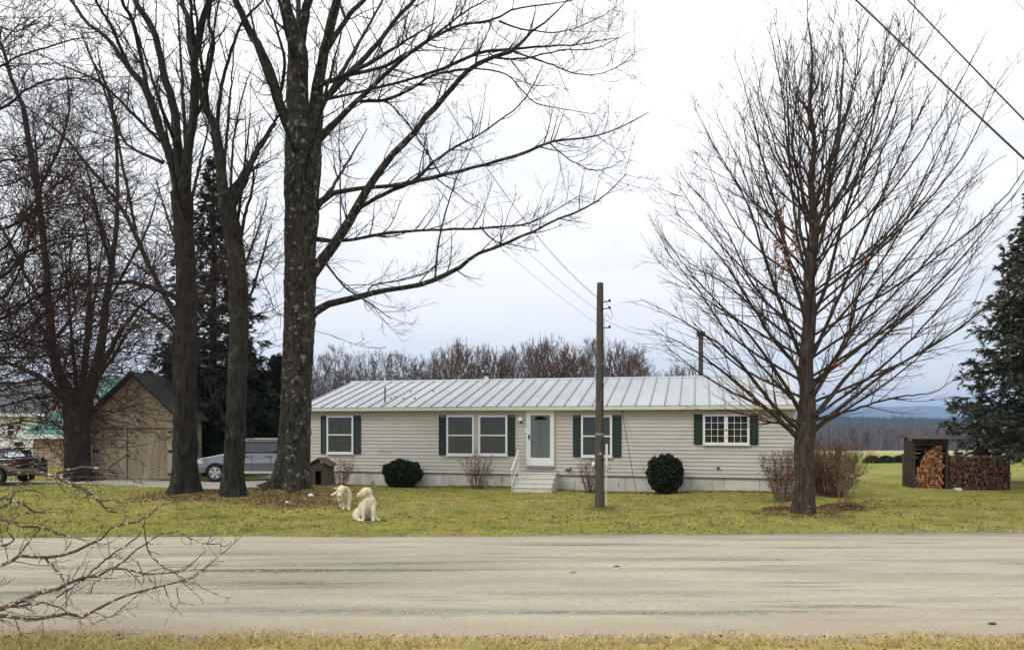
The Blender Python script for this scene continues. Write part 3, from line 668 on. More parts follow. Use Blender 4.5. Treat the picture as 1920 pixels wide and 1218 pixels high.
# ---------------------------------------------------------------- garage, far buildings
def plywood_mat():
    return mat('weathered_plywood', (.32, .26, .18), (.20, .16, .11), 1.6, .9, .002, (1, 1, .35), fine=((.17, .125, .085), 4, .60), rnd=.07)
M['ply'] = plywood_mat()
M['ply_door'] = mat('garage_plywood_door', (.21, .175, .12), (.36, .30, .205), 1.6, .9, .002, (1.6, 1, .35), rnd=.10, contrast=.13, fine=((.11, .09, .06), 3, .62))
M['dkroof'] = mat('dark_green_shingle', (.010, .015, .012), (.02, .024, .021), 6, .8, .004)
M['grnroof'] = mat('green_metal_roof', (.03, .135, .095), (.045, .18, .13), 1.2, .45)
M['greyroof'] = mat('grey_shingle_roof', (.075, .08, .09), (.11, .115, .125), 3, .8)
M['farmwhite'] = mat('white_clapboard', (.80, .77, .72), (.70, .67, .62), 2, .7)
M['tanwall'] = mat('tan_board_wall', (.42, .31, .22), (.33, .24, .17), 2, .8)
GY0 = 30.9; gxa = (172 - 960) / F * GY0; gxb = (331 - 960) / F * GY0
gar = empty('plywood_garage', (gxa, GY0, gz(gxa, GY0)), label='small tan plywood garage with closed double doors and dark green roof', cat='garage')
GW = gxb - gxa; ez = EYE + (HOR - 782) / F * GY0; rz_ = EYE + (HOR - 706) / F * GY0; GDp = 2.5
pent = [(0, -.1), (GW, -.1), (GW, ez), (GW / 2, rz_), (0, ez)]
MB().prism(pent, .05, GDp).build('wall', M['ply'], gar)
for i in range(8):                         # vertical sheet boards on the gable above the doors
    a = GW * i / 8; b = GW * (i + 1) / 8 - .01; hz = lambda x: ez + (rz_ - ez) * (1 - abs(x - GW / 2) / (GW / 2)) - .03
    z0_ = EYE + (HOR - 806) / F * GY0 + .05
    MB().add([(a, .0, z0_), (b, 0, z0_), (b, 0, hz(b)), (a, 0, hz(a)), (a, .049, z0_), (b, .049, z0_), (b, .049, hz(b)), (a, .049, hz(a))], [(0, 1, 2, 3), (0, 4, 5, 1), (1, 5, 6, 2), (2, 6, 7, 3), (3, 7, 4, 0)] if i not in (3, 4) else [(0, 1, 2, 3), (0, 4, 5, 1), (1, 5, 6, 2), (2, 6, 7, 3), (3, 7, 4, 0)]).build('gable_board', M['ply'], gar)
dz1 = EYE + (HOR - 806) / F * GY0
MB().box(.12, GW - .12, .042, .049, .0, dz1).build('door_recess', M['roomdark'], gar)
MB().box(.0, GW, -.03, .02, dz1, dz1 + .055).build('lintel', M['ply_door'], gar)
MB().box(0, .12, -.01, .05, 0, dz1 - .002).build('jamb', M['ply'], gar); MB().box(GW - .12, GW, -.01, .05, 0, dz1 - .002).build('jamb', M['ply'], gar)
mid = (240 - 960) / F * GY0 - gxa
for a, b, hx in ((.135, mid - .022, .2), (mid + .022, GW - .135, GW - .2)):
    d = MB(); d.box(a, b, -.02, .04, .07, dz1 - .045).box(a, a + .1, -.038, -.02, .08, dz1 - .055).box(b - .1, b, -.038, -.02, .08, dz1 - .055)
    if b - a > 1.5: d.box((a + b) / 2 - .05, (a + b) / 2 + .05, -.034, -.02, .08, dz1 - .055)
    do = d.build('garage_door', M['ply_door'], gar)
    for z in (.25, 1.2, 2.0): MB().box(hx - .15, hx + .15, -.055, -.039, z - .02, z + .07).cyl((hx, -.06, z - .03), (hx, -.06, z + .09), .02).build('hinge', M['darkmetal'], do)
MB().box(mid - .1, mid + .1, -.07, -.039, 1.02, 1.09).build('hasp', M['darkmetal'], gar)
MB().box(GW * .53, GW * .53 + .14, -.03, -.002, dz1 + .28, dz1 + .36).build('sign_bracket', M['darkmetal'], gar)
ss = math.atan2(rz_ - ez, GW / 2)
for sgn in (-1, 1):
    m = MB(); o0 = .28; n = 12
    p = [(GW / 2, rz_ + .02), (GW / 2 + sgn * (GW / 2 + o0), ez - math.tan(ss) * o0 + .02), (GW / 2 + sgn * (GW / 2 + o0), ez - math.tan(ss) * o0 + .12), (GW / 2, rz_ + .13)]
    m.prism(p, -.35, GDp + .1); m.build('roof_slope', M['dkroof'], gar)
def house_simple(name, label, cat, px0, px1, Y, py_e, py_r, depth, wallm, roofm, ridge_along_x=True, wins=()):
    xa = (px0 - 960) / F * Y; xb = (px1 - 960) / F * Y; e_ = EYE + (HOR - py_e) / F * Y; r_ = EYE + (HOR - py_r) / F * Y; w = xb - xa
    o = empty(name, (xa, Y, gz(xa, Y)), label=label, cat=cat)
    if ridge_along_x:
        MB().box(0, w, 0, depth, -.3, e_).build('wall', M[wallm], o)
        for x in (0, w - .05): MB().add([(x, 0, e_), (x, depth, e_), (x, depth / 2, r_ - .1), (x + .05, 0, e_), (x + .05, depth, e_), (x + .05, depth / 2, r_ - .1)], [(0, 2, 1), (3, 4, 5), (0, 1, 4, 3), (1, 2, 5, 4), (2, 0, 3, 5)]).build('gable', M[wallm], o)
        for sg in (0, 1):
            y0 = -.4 if sg == 0 else depth + .4; t = (r_ - e_) / (depth / 2)
            a = [(-.3, y0, e_ - .4 * t + .03), (w + .3, y0, e_ - .4 * t + .03), (w + .3, depth / 2, r_ + .03), (-.3, depth / 2, r_ + .03)]
            MB().add(a + [(p[0], p[1], p[2] + .12) for p in a], [(0, 3, 2, 1), (4, 5, 6, 7), (0, 1, 5, 4), (1, 2, 6, 5), (2, 3, 7, 6), (3, 0, 4, 7)]).build('roof_slope', M[roofm], o)
        MB().box(-.3, w + .3, -.43, -.405, e_ - .45 * t - .12, e_ - .4 * t + .10).build('fascia', M['white'], o)
    else:
        MB().prism([(0, -.3), (w, -.3), (w, e_), (w / 2, r_), (0, e_)], 0, depth).build('wall', M[wallm], o); t = (r_ - e_) / (w / 2)
        for sg in (-1, 1):
            MB().prism([(w / 2, r_ + .03), (w / 2 + sg * (w / 2 + .4), e_ - .4 * t + .03), (w / 2 + sg * (w / 2 + .4), e_ - .4 * t + .16), (w / 2, r_ + .17)], -.4, depth + .4).build('roof_slope', M[roofm], o)
    for (a, b, c, d) in wins:
        x0_ = (a - 960) / F * Y - xa; x1_ = (c - 960) / F * Y - xa; z1_ = EYE + (HOR - b) / F * Y; z0_ = EYE + (HOR - d) / F * Y
        fo = MB().box(x0_ - .08, x1_ + .08, -.05, -.002, z0_ - .08, z1_ + .08).build('window', M['farmwhite'], o)
        MB().box(x0_, x1_, -.06, -.052, z0_, z1_).build('pane', M['roomdark'], fo); MB().box(x0_, x1_, -.07, -.061, (z0_ + z1_) / 2 - .03, (z0_ + z1_) / 2 + .03).build('sash_rail', M['farmwhite'], fo)
    return o
house_simple('farmhouse', 'white farmhouse with steep grey roof at the far left edge', 'house', -120, 84, 52, 772, 716, 9, 'farmwhite', 'greyroof', True, ((15, 796, 27, 815), (-50, 796, -38, 815), (28, 828, 44, 846), (-80, 828, -60, 846)))
house_simple('green_roof_shed', 'low tan shed with bright green roof left of the plywood garage', 'shed', 62, 131, 42, 812, 776, 5, 'tanwall', 'grnroof', True, ())
house_simple('green_roof_barn', 'barn with green metal roof showing above the plywood garage', 'barn', 120, 232, 60, 745, 700, 10, 'tanwall', 'grnroof', True, ())

# ---------------------------------------------------------------- cars
M['silver'] = mat('silver_paint', (.24, .245, .26), (.21, .215, .23), 2, .25, metal=.85, spec=.6)
M['blackpaint'] = mat('black_paint', (.012, .012, .014), (.018, .018, .02), 2, .2, spec=.6)
M['rim'] = mat('alloy_rim', (.62, .63, .65), (.5, .51, .53), 8, .3, metal=.6)
M['lamp_red'] = mat('red_lamp', (.12, .006, .006), (.08, .005, .005), 8, .2)
M['lamp_clear'] = mat('clear_lamp', (.72, .74, .76), (.55, .57, .6), 20, .12)
def car(name, label, px_front, Y, Lc, paint, suv=True, wc=(.84, .80)):
    x0 = (px_front - 960) / F * Y; o = empty(name, (x0, Y, gz(x0 + 1, Y) + .02), label=label, cat='car'); Wd = 1.84; k = 1 if suv else .84
    B = .50 if suv else .34; belt = 1.17 * k + .02; roofz = 1.72 if suv else 1.40
    f = wc[0]; r = Lc - wc[1]; wr = .36 if suv else .32
    def arch(cx): return [(cx + (wr + .07) * math.cos(t), .34 + (wr + .07) * math.sin(t)) for t in np.linspace(0, math.pi, 11)]
    prof = [(.10, .38), (.03, .55), (.04, .85 * k), (.14, .97 * k), (.5, 1.03 * k), (1.25, belt - .02), (Lc - .12, belt), (Lc - .03, .98 * k), (Lc, .60), (Lc - .08, .36)]
    bottom = [(r + wr + .07, .34)] + arch(r)[1:-1] + [(r - wr - .07, .34), (f + wr + .07, .34)] + arch(f)[1:-1] + [(f - wr - .07, .34)]
    MB().prism(prof + bottom, 0, Wd, top=(.75, belt + .02), inset=.05).build('body', paint, o, bevel=.03)
    if suv: cab = [(1.25, belt), (1.90, roofz - .05), (2.12, roofz), (Lc - .55, roofz), (Lc - .32, roofz - .05), (Lc - .08, belt)]; 
    else: cab = [(1.15, belt), (1.85, roofz - .03), (2.15, roofz), (Lc - 1.5, roofz), (Lc - 1.15, roofz - .06), (Lc - .42, belt)]
    g = MB().prism(cab, .07, Wd - .07, top=(belt, roofz), inset=.17); g.build('cabin', M['carpaint_dark'], o, bevel=.02)
    rt = MB().prism([(p[0] + (.04 if i < 2 else -.02), p[1] + .006) if 0 < i < 5 else p for i, p in enumerate([(cab[1][0], roofz - .07)] + [cab[1], cab[2], cab[3], cab[4]] + [(cab[4][0] + .03, roofz - .07)])], .215, Wd - .215)
    rt.build('roof', paint, o, bevel=.02)
    tl = math.atan2(.17, roofz - belt)
    def side(pts, y, nm, m_):             # pane leaning with the tumblehome, proud of the cabin
        v = []
        for off in (0, .008):
            for (x, z) in pts:
                kk = .07 + .17 * (z - belt) / (roofz - belt); v.append((x, (kk - .004 - off) if y == 0 else (Wd - kk + .004 + off), z))
        n = len(pts); return MB().add(v, [tuple(range(n)), tuple(reversed(range(n, 2 * n)))] + [(i, (i + 1) % n, (i + 1) % n + n, i + n) for i in range(n)]).build(nm, m_, o)
    zt = roofz - .13; zb = belt + .03; sxp = lambda z: cab[0][0] + (cab[1][0] - cab[0][0]) * (z - belt) / (roofz - .05 - belt)
    cuts = [1.52, 2.36, 3.2, Lc - .48] if suv else [1.55, 2.35, 3.1, Lc - .85]
    for y in (0, 1):
        for i in range(3 if suv else 2):
            a, b = cuts[i], cuts[i + 1] - .07; at_ = max(a, sxp(zt) + .12) if i == 0 else a; bt = b if i < 2 else b - .12
            side([(a + .02, zb), (b, zb), (bt, zt), (at_, zt)], y, 'side_window', M['carglass'])
        side([(cab[0][0] - .02, belt), (cab[0][0] + .07, belt), (cab[1][0] + .08, roofz - .06), (cab[1][0] - .01, roofz - .05)], y, 'windscreen_pillar', paint)
        for i in (1, 2):
            xx = cuts[i] - .07; side([(xx + .012, zb), (xx + .075, zb), (xx + .075, zt), (xx + .012, zt)], y, 'door_pillar', M['greyplastic'])
        yy = -.012 if y == 0 else Wd + .002
        for xx in (cuts[1] - .35, cuts[2] - .3): MB().box(xx, xx + .2, yy - .03, yy + .02, belt - .17, belt - .13).build('door_handle', paint, o)
        for xx in (cuts[0] - .08, cuts[1] - .03, cuts[2] - .05): MB().box(xx, xx + .012, -.003 if y == 0 else Wd - .008, .01 if y == 0 else Wd + .003, .48, belt - .08).build('door_gap', M['black'], o)
        MB().box(f + wr + .12, r - wr - .12, yy - .04, yy + .05, .33, .43).build('side_sill', M['greyplastic'] if not suv else M['rim'], o, bevel=.015)
        MB().box(f + wr + .12, r - wr - .12, yy - .004, yy + .02, .66, .72).build('side_moulding', M['greyplastic'], o)
        MB().ell((1.42, -.10 if y == 0 else Wd + .10, belt + .09), (.07, .10, .08)).build('wing_mirror', paint, o, smooth=True)
        MB().box(.02, .30, -.008 if y == 0 else Wd - .1, .1 if y == 0 else Wd + .008, .74 * k, .90 * k).build('headlight', M['lamp_clear'], o, bevel=.02)
        MB().box(Lc - .20, Lc + .0, -.006 if y == 0 else Wd - .1, .1 if y == 0 else Wd + .006, .78 * k, 1.05 * k).build('tail_light', M['lamp_red'], o, bevel=.02)
        if suv: MB().box(1.95, Lc - .6, .26 if y == 0 else Wd - .30, .30 if y == 0 else Wd - .26, roofz + .045, roofz + .075).box(2.0, 2.06, .265 if y == 0 else Wd - .295, .295 if y == 0 else Wd - .265, roofz - .01, roofz + .046).box(Lc - .72, Lc - .66, .265 if y == 0 else Wd - .295, .295 if y == 0 else Wd - .265, roofz - .01, roofz + .046).build('roof_rail', M['rim'], o)
        for cx in (f, r):
            ys = (-.03, .20) if y == 0 else (Wd + .03, Wd - .20); d = -1 if y == 0 else 1
            wh = MB().cyl((cx, ys[1], wr), (cx, ys[0], wr), wr, n=28).build('wheel', M['black'], o, bevel=.03)
            rim = MB().cyl((cx, ys[0] - d * .01, wr), (cx, ys[0] + d * .004, wr), wr * .66, n=28).build('rim_dish', M['darkmetal'], wh)
            rm_ = MB()
            for s_ in range(5):
                t = s_ * 2 * math.pi / 5 + .3; p = Vector((math.cos(t), 0, math.sin(t))); c = Vector((cx, ys[0] + d * .012, wr)); q = Vector((-math.sin(t), 0, math.cos(t)))
                a = [c + p * wr * .1 + q * .07, c + p * wr * .62 + q * .05, c + p * wr * .62 - q * .05, c + p * wr * .1 - q * .07]
                rm_.add([Vector(v) + Vector((0, d * .002, 0)) for v in a] + [Vector(v) + Vector((0, -d * .012, 0)) for v in a], [(0, 1, 2, 3), (4, 7, 6, 5), (0, 4, 5, 1), (1, 5, 6, 2), (2, 6, 7, 3), (3, 7, 4, 0)])
            rm_.cyl((cx, ys[0], wr), (cx, ys[0] + d * .02, wr), wr * .17, n=14)
            th = [2 * math.pi * i / 28 for i in range(29)]
            for t0, t1 in zip(th[:-1], th[1:]):
                P_ = lambda t, rr, yy_: (cx + math.cos(t) * rr, yy_, wr + math.sin(t) * rr)
                rm_.add([P_(t0, wr * .60, ys[0] + d * .015), P_(t1, wr * .60, ys[0] + d * .015), P_(t1, wr * .68, ys[0] + d * .012), P_(t0, wr * .68, ys[0] + d * .012)], [(0, 1, 2, 3)])
            rm_.build('rim', M['rim'], wh)
    MB().box(-.03, .16, .04, Wd - .04, .36, .56).build('front_bumper', paint if not suv else M['greyplastic'], o, bevel=.04); MB().box(Lc - .14, Lc + .05, .04, Wd - .04, .36, .60).build('rear_bumper', M['greyplastic'], o, bevel=.04)
    MB().box(-.005, .05, .45, Wd - .45, .66 * k, .86 * k).build('grille', M['black'], o)
    ws = [(cab[0][0] + .02, belt + .04), (cab[1][0] - .02, roofz - .10)]
    def glass_end(a, b, nm, dx):
        y0_, y1_ = .15, .27
        MB().add([(a[0] - dx, y0_, a[1]), (a[0] - dx, Wd - y0_, a[1]), (b[0] - dx, Wd - y1_, b[1]), (b[0] - dx, y1_, b[1]), (a[0] - dx * 1.3, y0_, a[1]), (a[0] - dx * 1.3, Wd - y0_, a[1]), (b[0] - dx * 1.3, Wd - y1_, b[1]), (b[0] - dx * 1.3, y1_, b[1])], [(0, 1, 2, 3), (4, 7, 6, 5), (0, 4, 5, 1), (1, 5, 6, 2), (2, 6, 7, 3), (3, 7, 4, 0)]).build(nm, M['carglass'], o)
    glass_end(ws[0], ws[1], 'windscreen', .035); glass_end((cab[5][0] - .03, belt + .04), (cab[4][0] - .01, roofz - .10), 'rear_window', -.03)
    return o
M['carpaint_dark'] = mat('cabin_dark', (.010, .010, .011), (.016, .016, .018), 5, .4)
car('parked_suv', 'silver suv parked between the garage and the house, partly behind tree trunks', 366, 31.2, 4.58, M['silver'], True)
car('parked_car', 'black car at the far left edge behind the near branches', -152, 27.8, 3.65, M['blackpaint'], False)

# ---------------------------------------------------------------- poles and wires
Yp = gy(953); pb = at(1124, 953, Yp); pole = empty('utility_pole', (pb.x, pb.y, gz(pb.x, pb.y)), label='short weathered wooden pole standing on the lawn in front of the house', cat='pole')
ptop = EYE + (HOR - 531) / F * Yp
me = trunk_mesh('pole_shaft', [(pb.x, pb.y, -.1, .140), (pb.x, pb.y, 2, .122), (pb.x + .01, pb.y, 4, .108), (pb.x + .02, pb.y, ptop, .09)], 50, 20, 0, .012, 5, 4)
link('shaft', me, pole, mat=M['pole'], world=True)
MB().cyl((pb.x + .02, pb.y, ptop - .01), (pb.x + .02, pb.y, ptop + .015), .09, .08, n=16).build('pole_top', M['pole'], pole, world=True)
MB().cyl((pb.x + .19, pb.y - .05, .1), (pb.x + .19, pb.y - .05, 1.35), .014).build('ground_wire_guard', M['rail'], pole, world=True)
MB().cyl((pb.x + .2, pb.y - .05, 1.25), (pb.x + .2, pb.y - .05, 1.86), .035).build('conduit', M['rail'], pole, world=True)
MB().cyl((pb.x, pb.y, 2.12), (pb.x, pb.y, 2.17), .130, n=20).build('band', M['galv'], pole, world=True)
MB().box(pb.x - .03, pb.x + .05, pb.y - .136, pb.y - .124, 1.55, 1.63).build('number_tag', M['galv'], pole, world=True)
for k in range(9): MB().box(pb.x + .075, pb.x + .095, pb.y - .125, pb.y - .085, .5 + k * .52, .53 + k * .52).build('staple', M['galv'], pole, world=True)
MB().tube([(pb.x + .09, pb.y - .10, .2), (pb.x + .085, pb.y - .095, 2.5), (pb.x + .085, pb.y - .08, ptop - .6)], .008, 5).build('ground_wire', M['darkmetal'], pole, world=True)
MB().ell((pb.x - .18, pb.y - .1, 1.28), (.05, .05, .06)).build('insulator', M['rail'], pole, world=True, smooth=True)
for dz in (.55, .75, 1.3): MB().cyl((pb.x + .1, pb.y - .05, ptop - dz), (pb.x + .26, pb.y - .08, ptop - dz + .03), .016).ell((pb.x + .28, pb.y - .08, ptop - dz + .04), (.035, .035, .05)).build('hook', M['darkmetal'], pole, world=True)
bk = at(1314, 706, 44); bp_ = empty('rear_pole', (bk.x, 44, 0), label='bare wooden pole standing behind the house roof', cat='pole')
zt_ = EYE + (HOR - 623) / F * 44
MB().cyl((bk.x, 44, -.1), (bk.x, 44, zt_), .16, .13, n=14).build('shaft', M['pole'], bp_, world=True)
MB().box(bk.x - .22, bk.x + .22, 43.85, 44.15, zt_ - .25, zt_ + .05).build('crossarm_cap', M['darkmetal'], bp_, world=True)
def wire(label, a, b, sag, r=.012, n=40, group=None, name='overhead_wire'):
    a = Vector(a); b = Vector(b); P_ = np.array([tuple(a.lerp(b, t) - Vector((0, 0, 4 * sag * t * (1 - t)))) for t in np.linspace(0, 1, n)])
    V, Q = tubes(P_[None], np.full((1, n), r), 5); return tag(link(name, mesh_np('wire', V, [Q]), mat=M['darkmetal']), label=label, cat='wire', group=group)
top_ = Vector((pb.x + .05, pb.y, ptop - .5))
wire('thin wire rising from the short pole up left through the big maple', top_, at(600, -230, 13), .9, .008)
wire('lower thin wire from the short pole towards the big maple', top_ - Vector((0, 0, .35)), at(640, 60, 17), .55, .005)
wire('faintest wire below the others left of the short pole', top_ - Vector((0, 0, .75)), at(700, 230, 19), .3, .004)
wire('wire from the short pole to the pole behind the house', top_ - Vector((0, 0, .5)), (bk.x, 44, zt_ - .2), .5, .006)
wire('slanting cable from the house eave down to the ground near the round bush', HW(sx_(1166), -.05, ZE - .05), HW(sx_(1197), -.9, -.02), 0, .011, 8, name='slack_cable')
wire('lower thick overhead wire crossing the top right corner', at(1300, -300, 15), at(2350, 690, 9.5), .12, .016)
wire('upper thick overhead wire crossing the top right corner', at(1380, -345, 15.5), at(2350, 655, 10), .12, .013)
wire('faint overhead wire in the very top right corner', at(1600, -330, 30), at(2300, 420, 26), .1, .010)
# slack drip loops beside the pole
P_ = resample([(pb.x + .12, pb.y, ptop - .45, .006), (pb.x + .34, pb.y - .05, ptop - .8, .006), (pb.x + .33, pb.y - .05, ptop - 1.05, .006), (pb.x + .16, pb.y, ptop - .9, .006), (pb.x + .14, pb.y, ptop - 1.9, .006)], 30)
V, Q = tubes(P_[None, :, :3], P_[None, :, 3], 5); link('drip_loop', mesh_np('drip_loop', V, [Q]), pole, mat=M['darkmetal'], world=True)

# ---------------------------------------------------------------- dog house
Yd = 27.3; dx = (597 - 960) / F * Yd
dh = empty('dog_house', (dx, Yd, gz(dx, Yd)), math.radians(-6), label='small weathered dog house beside the big maple trunk', cat='dog house')
M['greywood'] = mat('grey_weathered_wood', (.105, .082, .065), (.055, .043, .035), 5, .9, .002, (4, 1, 1), rnd=.1)
for i in range(6):
    a = -.36 + i * .12; hh = .80 + .22 * (1 - abs(a + .06) / .36)
    if i in (2, 3): MB().box(a, a + .114, -.02, .02, .62, hh).build('plank', M['greywood'], dh)
    else: MB().box(a, a + .114, -.02, .02, .02, hh).build('plank', M['greywood'], dh)
MB().box(-.36, -.33, .021, .9, .02, .84).build('side', M['greywood'], dh); MB().box(.33, .36, .021, .9, .02, .84).build('side', M['greywood'], dh)
MB().box(-.33, .33, .86, .9, .02, .9).build('back', M['greywood'], dh); MB().box(-.33, .33, .021, .85, .0, .05).build('floor_board', M['roomdark'], dh)
for sg in (-1, 1): MB().prism([(0, 1.10), (sg * .48, .80), (sg * .48, .835), (0, 1.14)], -.12, 1.0).build('roof_slope', M['greywood'], dh)

dh.scale = (.92, .8, .9)
# ---------------------------------------------------------------- wood shed and stacks
M['log_end'] = mat('split_log_end', (.46, .21, .095), (.17, .075, .04), 5, .9, .003, rnd=.45, contrast=.2)
M['log_dark'] = mat('old_log_end', (.17, .078, .05), (.06, .030, .022), 6, .9, .003, rnd=.5, contrast=.2)
M['logbark'] = mat('log_bark', (.06, .042, .032), (.03, .022, .018), 9, .95, .004)
def log_mesh(kind, matk):
    rr = random.Random(kind * 7 + 3); n = 10; r = .062
    if kind % 3 == 0: pts = [(math.cos(t) * r * rr.uniform(.85, 1.1), math.sin(t) * r * rr.uniform(.8, 1.1)) for t in np.linspace(0, 2 * math.pi, n, endpoint=False)]
    elif kind % 3 == 1: pts = [(-r * 1.1, -r * .7), (r * 1.2, -r * .6), (r * .8, r * .2), (0, r * .95), (-r * .8, r * .4)]
    else: pts = [(-r * 1.1, r * .6), (-r * .2, -r), (r * 1.1, r * .2), (r * .6, r * .8)]
    m = MB(); N_ = len(pts); v = [(x, 0, z) for x, z in pts] + [(x * .97, .42, z * .97) for x, z in pts]
    m.add(v, [tuple(range(N_)), tuple(reversed(range(N_, 2 * N_)))] + [(i, i + N_, (i + 1) % N_ + N_, (i + 1) % N_) for i in range(N_)])
    me_ = m.mesh('log'); me_.materials.append(M[matk]); me_.materials.append(M['logbark'])
    for i, p in enumerate(me_.polygons): p.material_index = 0 if i < 2 else 1
    return me_
LM = {k: [log_mesh(i, k) for i in range(6)] for k in ('log_end', 'log_dark')}
def stack(parent, x0, x1, y, h, matk, rr, sp=.118, top_noise=.0, hf=None):
    c = 0; z = .06; row = 0
    while z < h:
        x = x0 + (.06 if row % 2 else .0) + .05
        while x < x1 - .05:
            if z < (hf(x) if hf else h - top_noise * abs(math.sin(x * 3.1)) - .02):
                o = link('log', rr.choice(LM[matk]), parent, (x + rr.uniform(-.012, .012), y + rr.uniform(-.05, .05), z + rr.uniform(-.008, .008)))
                o.rotation_euler = (rr.uniform(-.05, .05), rr.uniform(0, 6.28), rr.uniform(-.12, .12)); s_ = rr.uniform(.75, 1.2); o.scale = (s_, 1, s_ * .95); c += 1
            x += sp * rr.uniform(.85, 1.15)
        z += sp * .86; row += 1
    return c
rr = random.Random(5)
Yw = gy(917.5); wx = lambda px: (px - 960) / F * Yw
shed = empty('wood_shed', (wx(1712), Yw, 0), label='small open wood shed with tin roof at the left end of the firewood', cat='shed')
SW = wx(1777) - wx(1712); hz_ = EYE + (HOR - 823) / F * Yw
M['shedwood'] = mat('shed_timber', (.075, .058, .043), (.028, .022, .017), 4, .9, .003, (4, 4, .6), rnd=.12)
for x in (0, SW - .07): MB().box(x, x + .07, -.02, .06, -.05, hz_).build('post', M['shedwood'], shed)
for x in (0, SW - .07): MB().box(x, x + .07, .55, .62, -.05, hz_ + .05).build('post', M['shedwood'], shed)
for z in np.arange(.05, hz_ - .1, .16):
    MB().box(-.022, -.002, -.0, .62, z, z + .15).build('plank', M['shedwood'], shed); MB().box(SW + .002, SW + .022, -.0, .62, z, z + .15).build('plank', M['shedwood'], shed); MB().box(.0, SW, .625, .645, z, z + .15).build('plank', M['shedwood'], shed)
MB().box(-.0, SW, -.045, -.022, hz_ - .16, hz_).build('beam', M['shedwood'], shed)
MB().prism([(-.30, hz_ + .00), (.80, hz_ + .10), (.80, hz_ + .13), (-.30, hz_ + .03)], -.12, SW + .25, Matrix.Rotation(math.pi / 2, 4, 'Z') @ Matrix.Scale(-1, 4, (0, 1, 0))).build('tin_roof', M['shedwood'], shed)
sw_ = empty('shed_firewood', (wx(1712) + .09, Yw + .08, 0), label='bright orange split firewood stacked inside the small shed', cat='firewood')
stack(sw_, .0, SW - .17, 0, 1.6, 'log_end', rr, .105, .0, hf=lambda x: .72 + .85 * min(1, max(0, (x - .12) / .35)) + .1 * math.sin(x * 9))
wp = empty('firewood_pile', (wx(1781), Yw + .06, 0), label='long dark brown firewood pile right of the shed', cat='firewood')
PWd = wx(1897) - wx(1779); stack(wp, 0, PWd, 0, EYE + (HOR - 853) / F * Yw, 'log_dark', rr, .118, .08)
for x in (.0, PWd - .05): MB().box(x - .03, x + .03, .05, .12, 0, 1.35).build('stake', M['shedwood'], wp)
MB().box(.0, PWd, .40, .45, .0, 1.05).build('rear_row', M['logbark'], wp)
tag(MB().box(wx(1783), wx(1793), Yw - .34, Yw - .16, -.01, .09).build('concrete_block', M['rail']), label='pale block on the grass at the foot of the firewood pile', cat='block')
fp = empty('gate_post', ((1701 - 960) / F * (Yw + .8), Yw + .8, 0), label='grey post with a white lower part left of the wood shed', cat='post')
MB().box(-.11, .05, 0, .16, -.05, 1.30).build('post', M['greywood'], fp); MB().box(.06, .15, -.02, .1, -.05, .75).build('white_marker', M['rail'], fp)

# ---------------------------------------------------------------- trees traced from the photo
def LV(dens, tmin, ang, lens, rfac, rmax, rmin, n, up, wob, sides=3, shrink=.6, maxn=None):
    return dict(dens=dens, tmin=tmin, ang=ang, lens=lens, rfac=rfac, rmax=rmax, rmin=rmin, n=n, up=up, wob=wob, sides=sides, shrink=shrink, maxn=maxn)
def c7(*p): return [(.302 * x, 850 + .302 * y, r) for x, y, r in p]

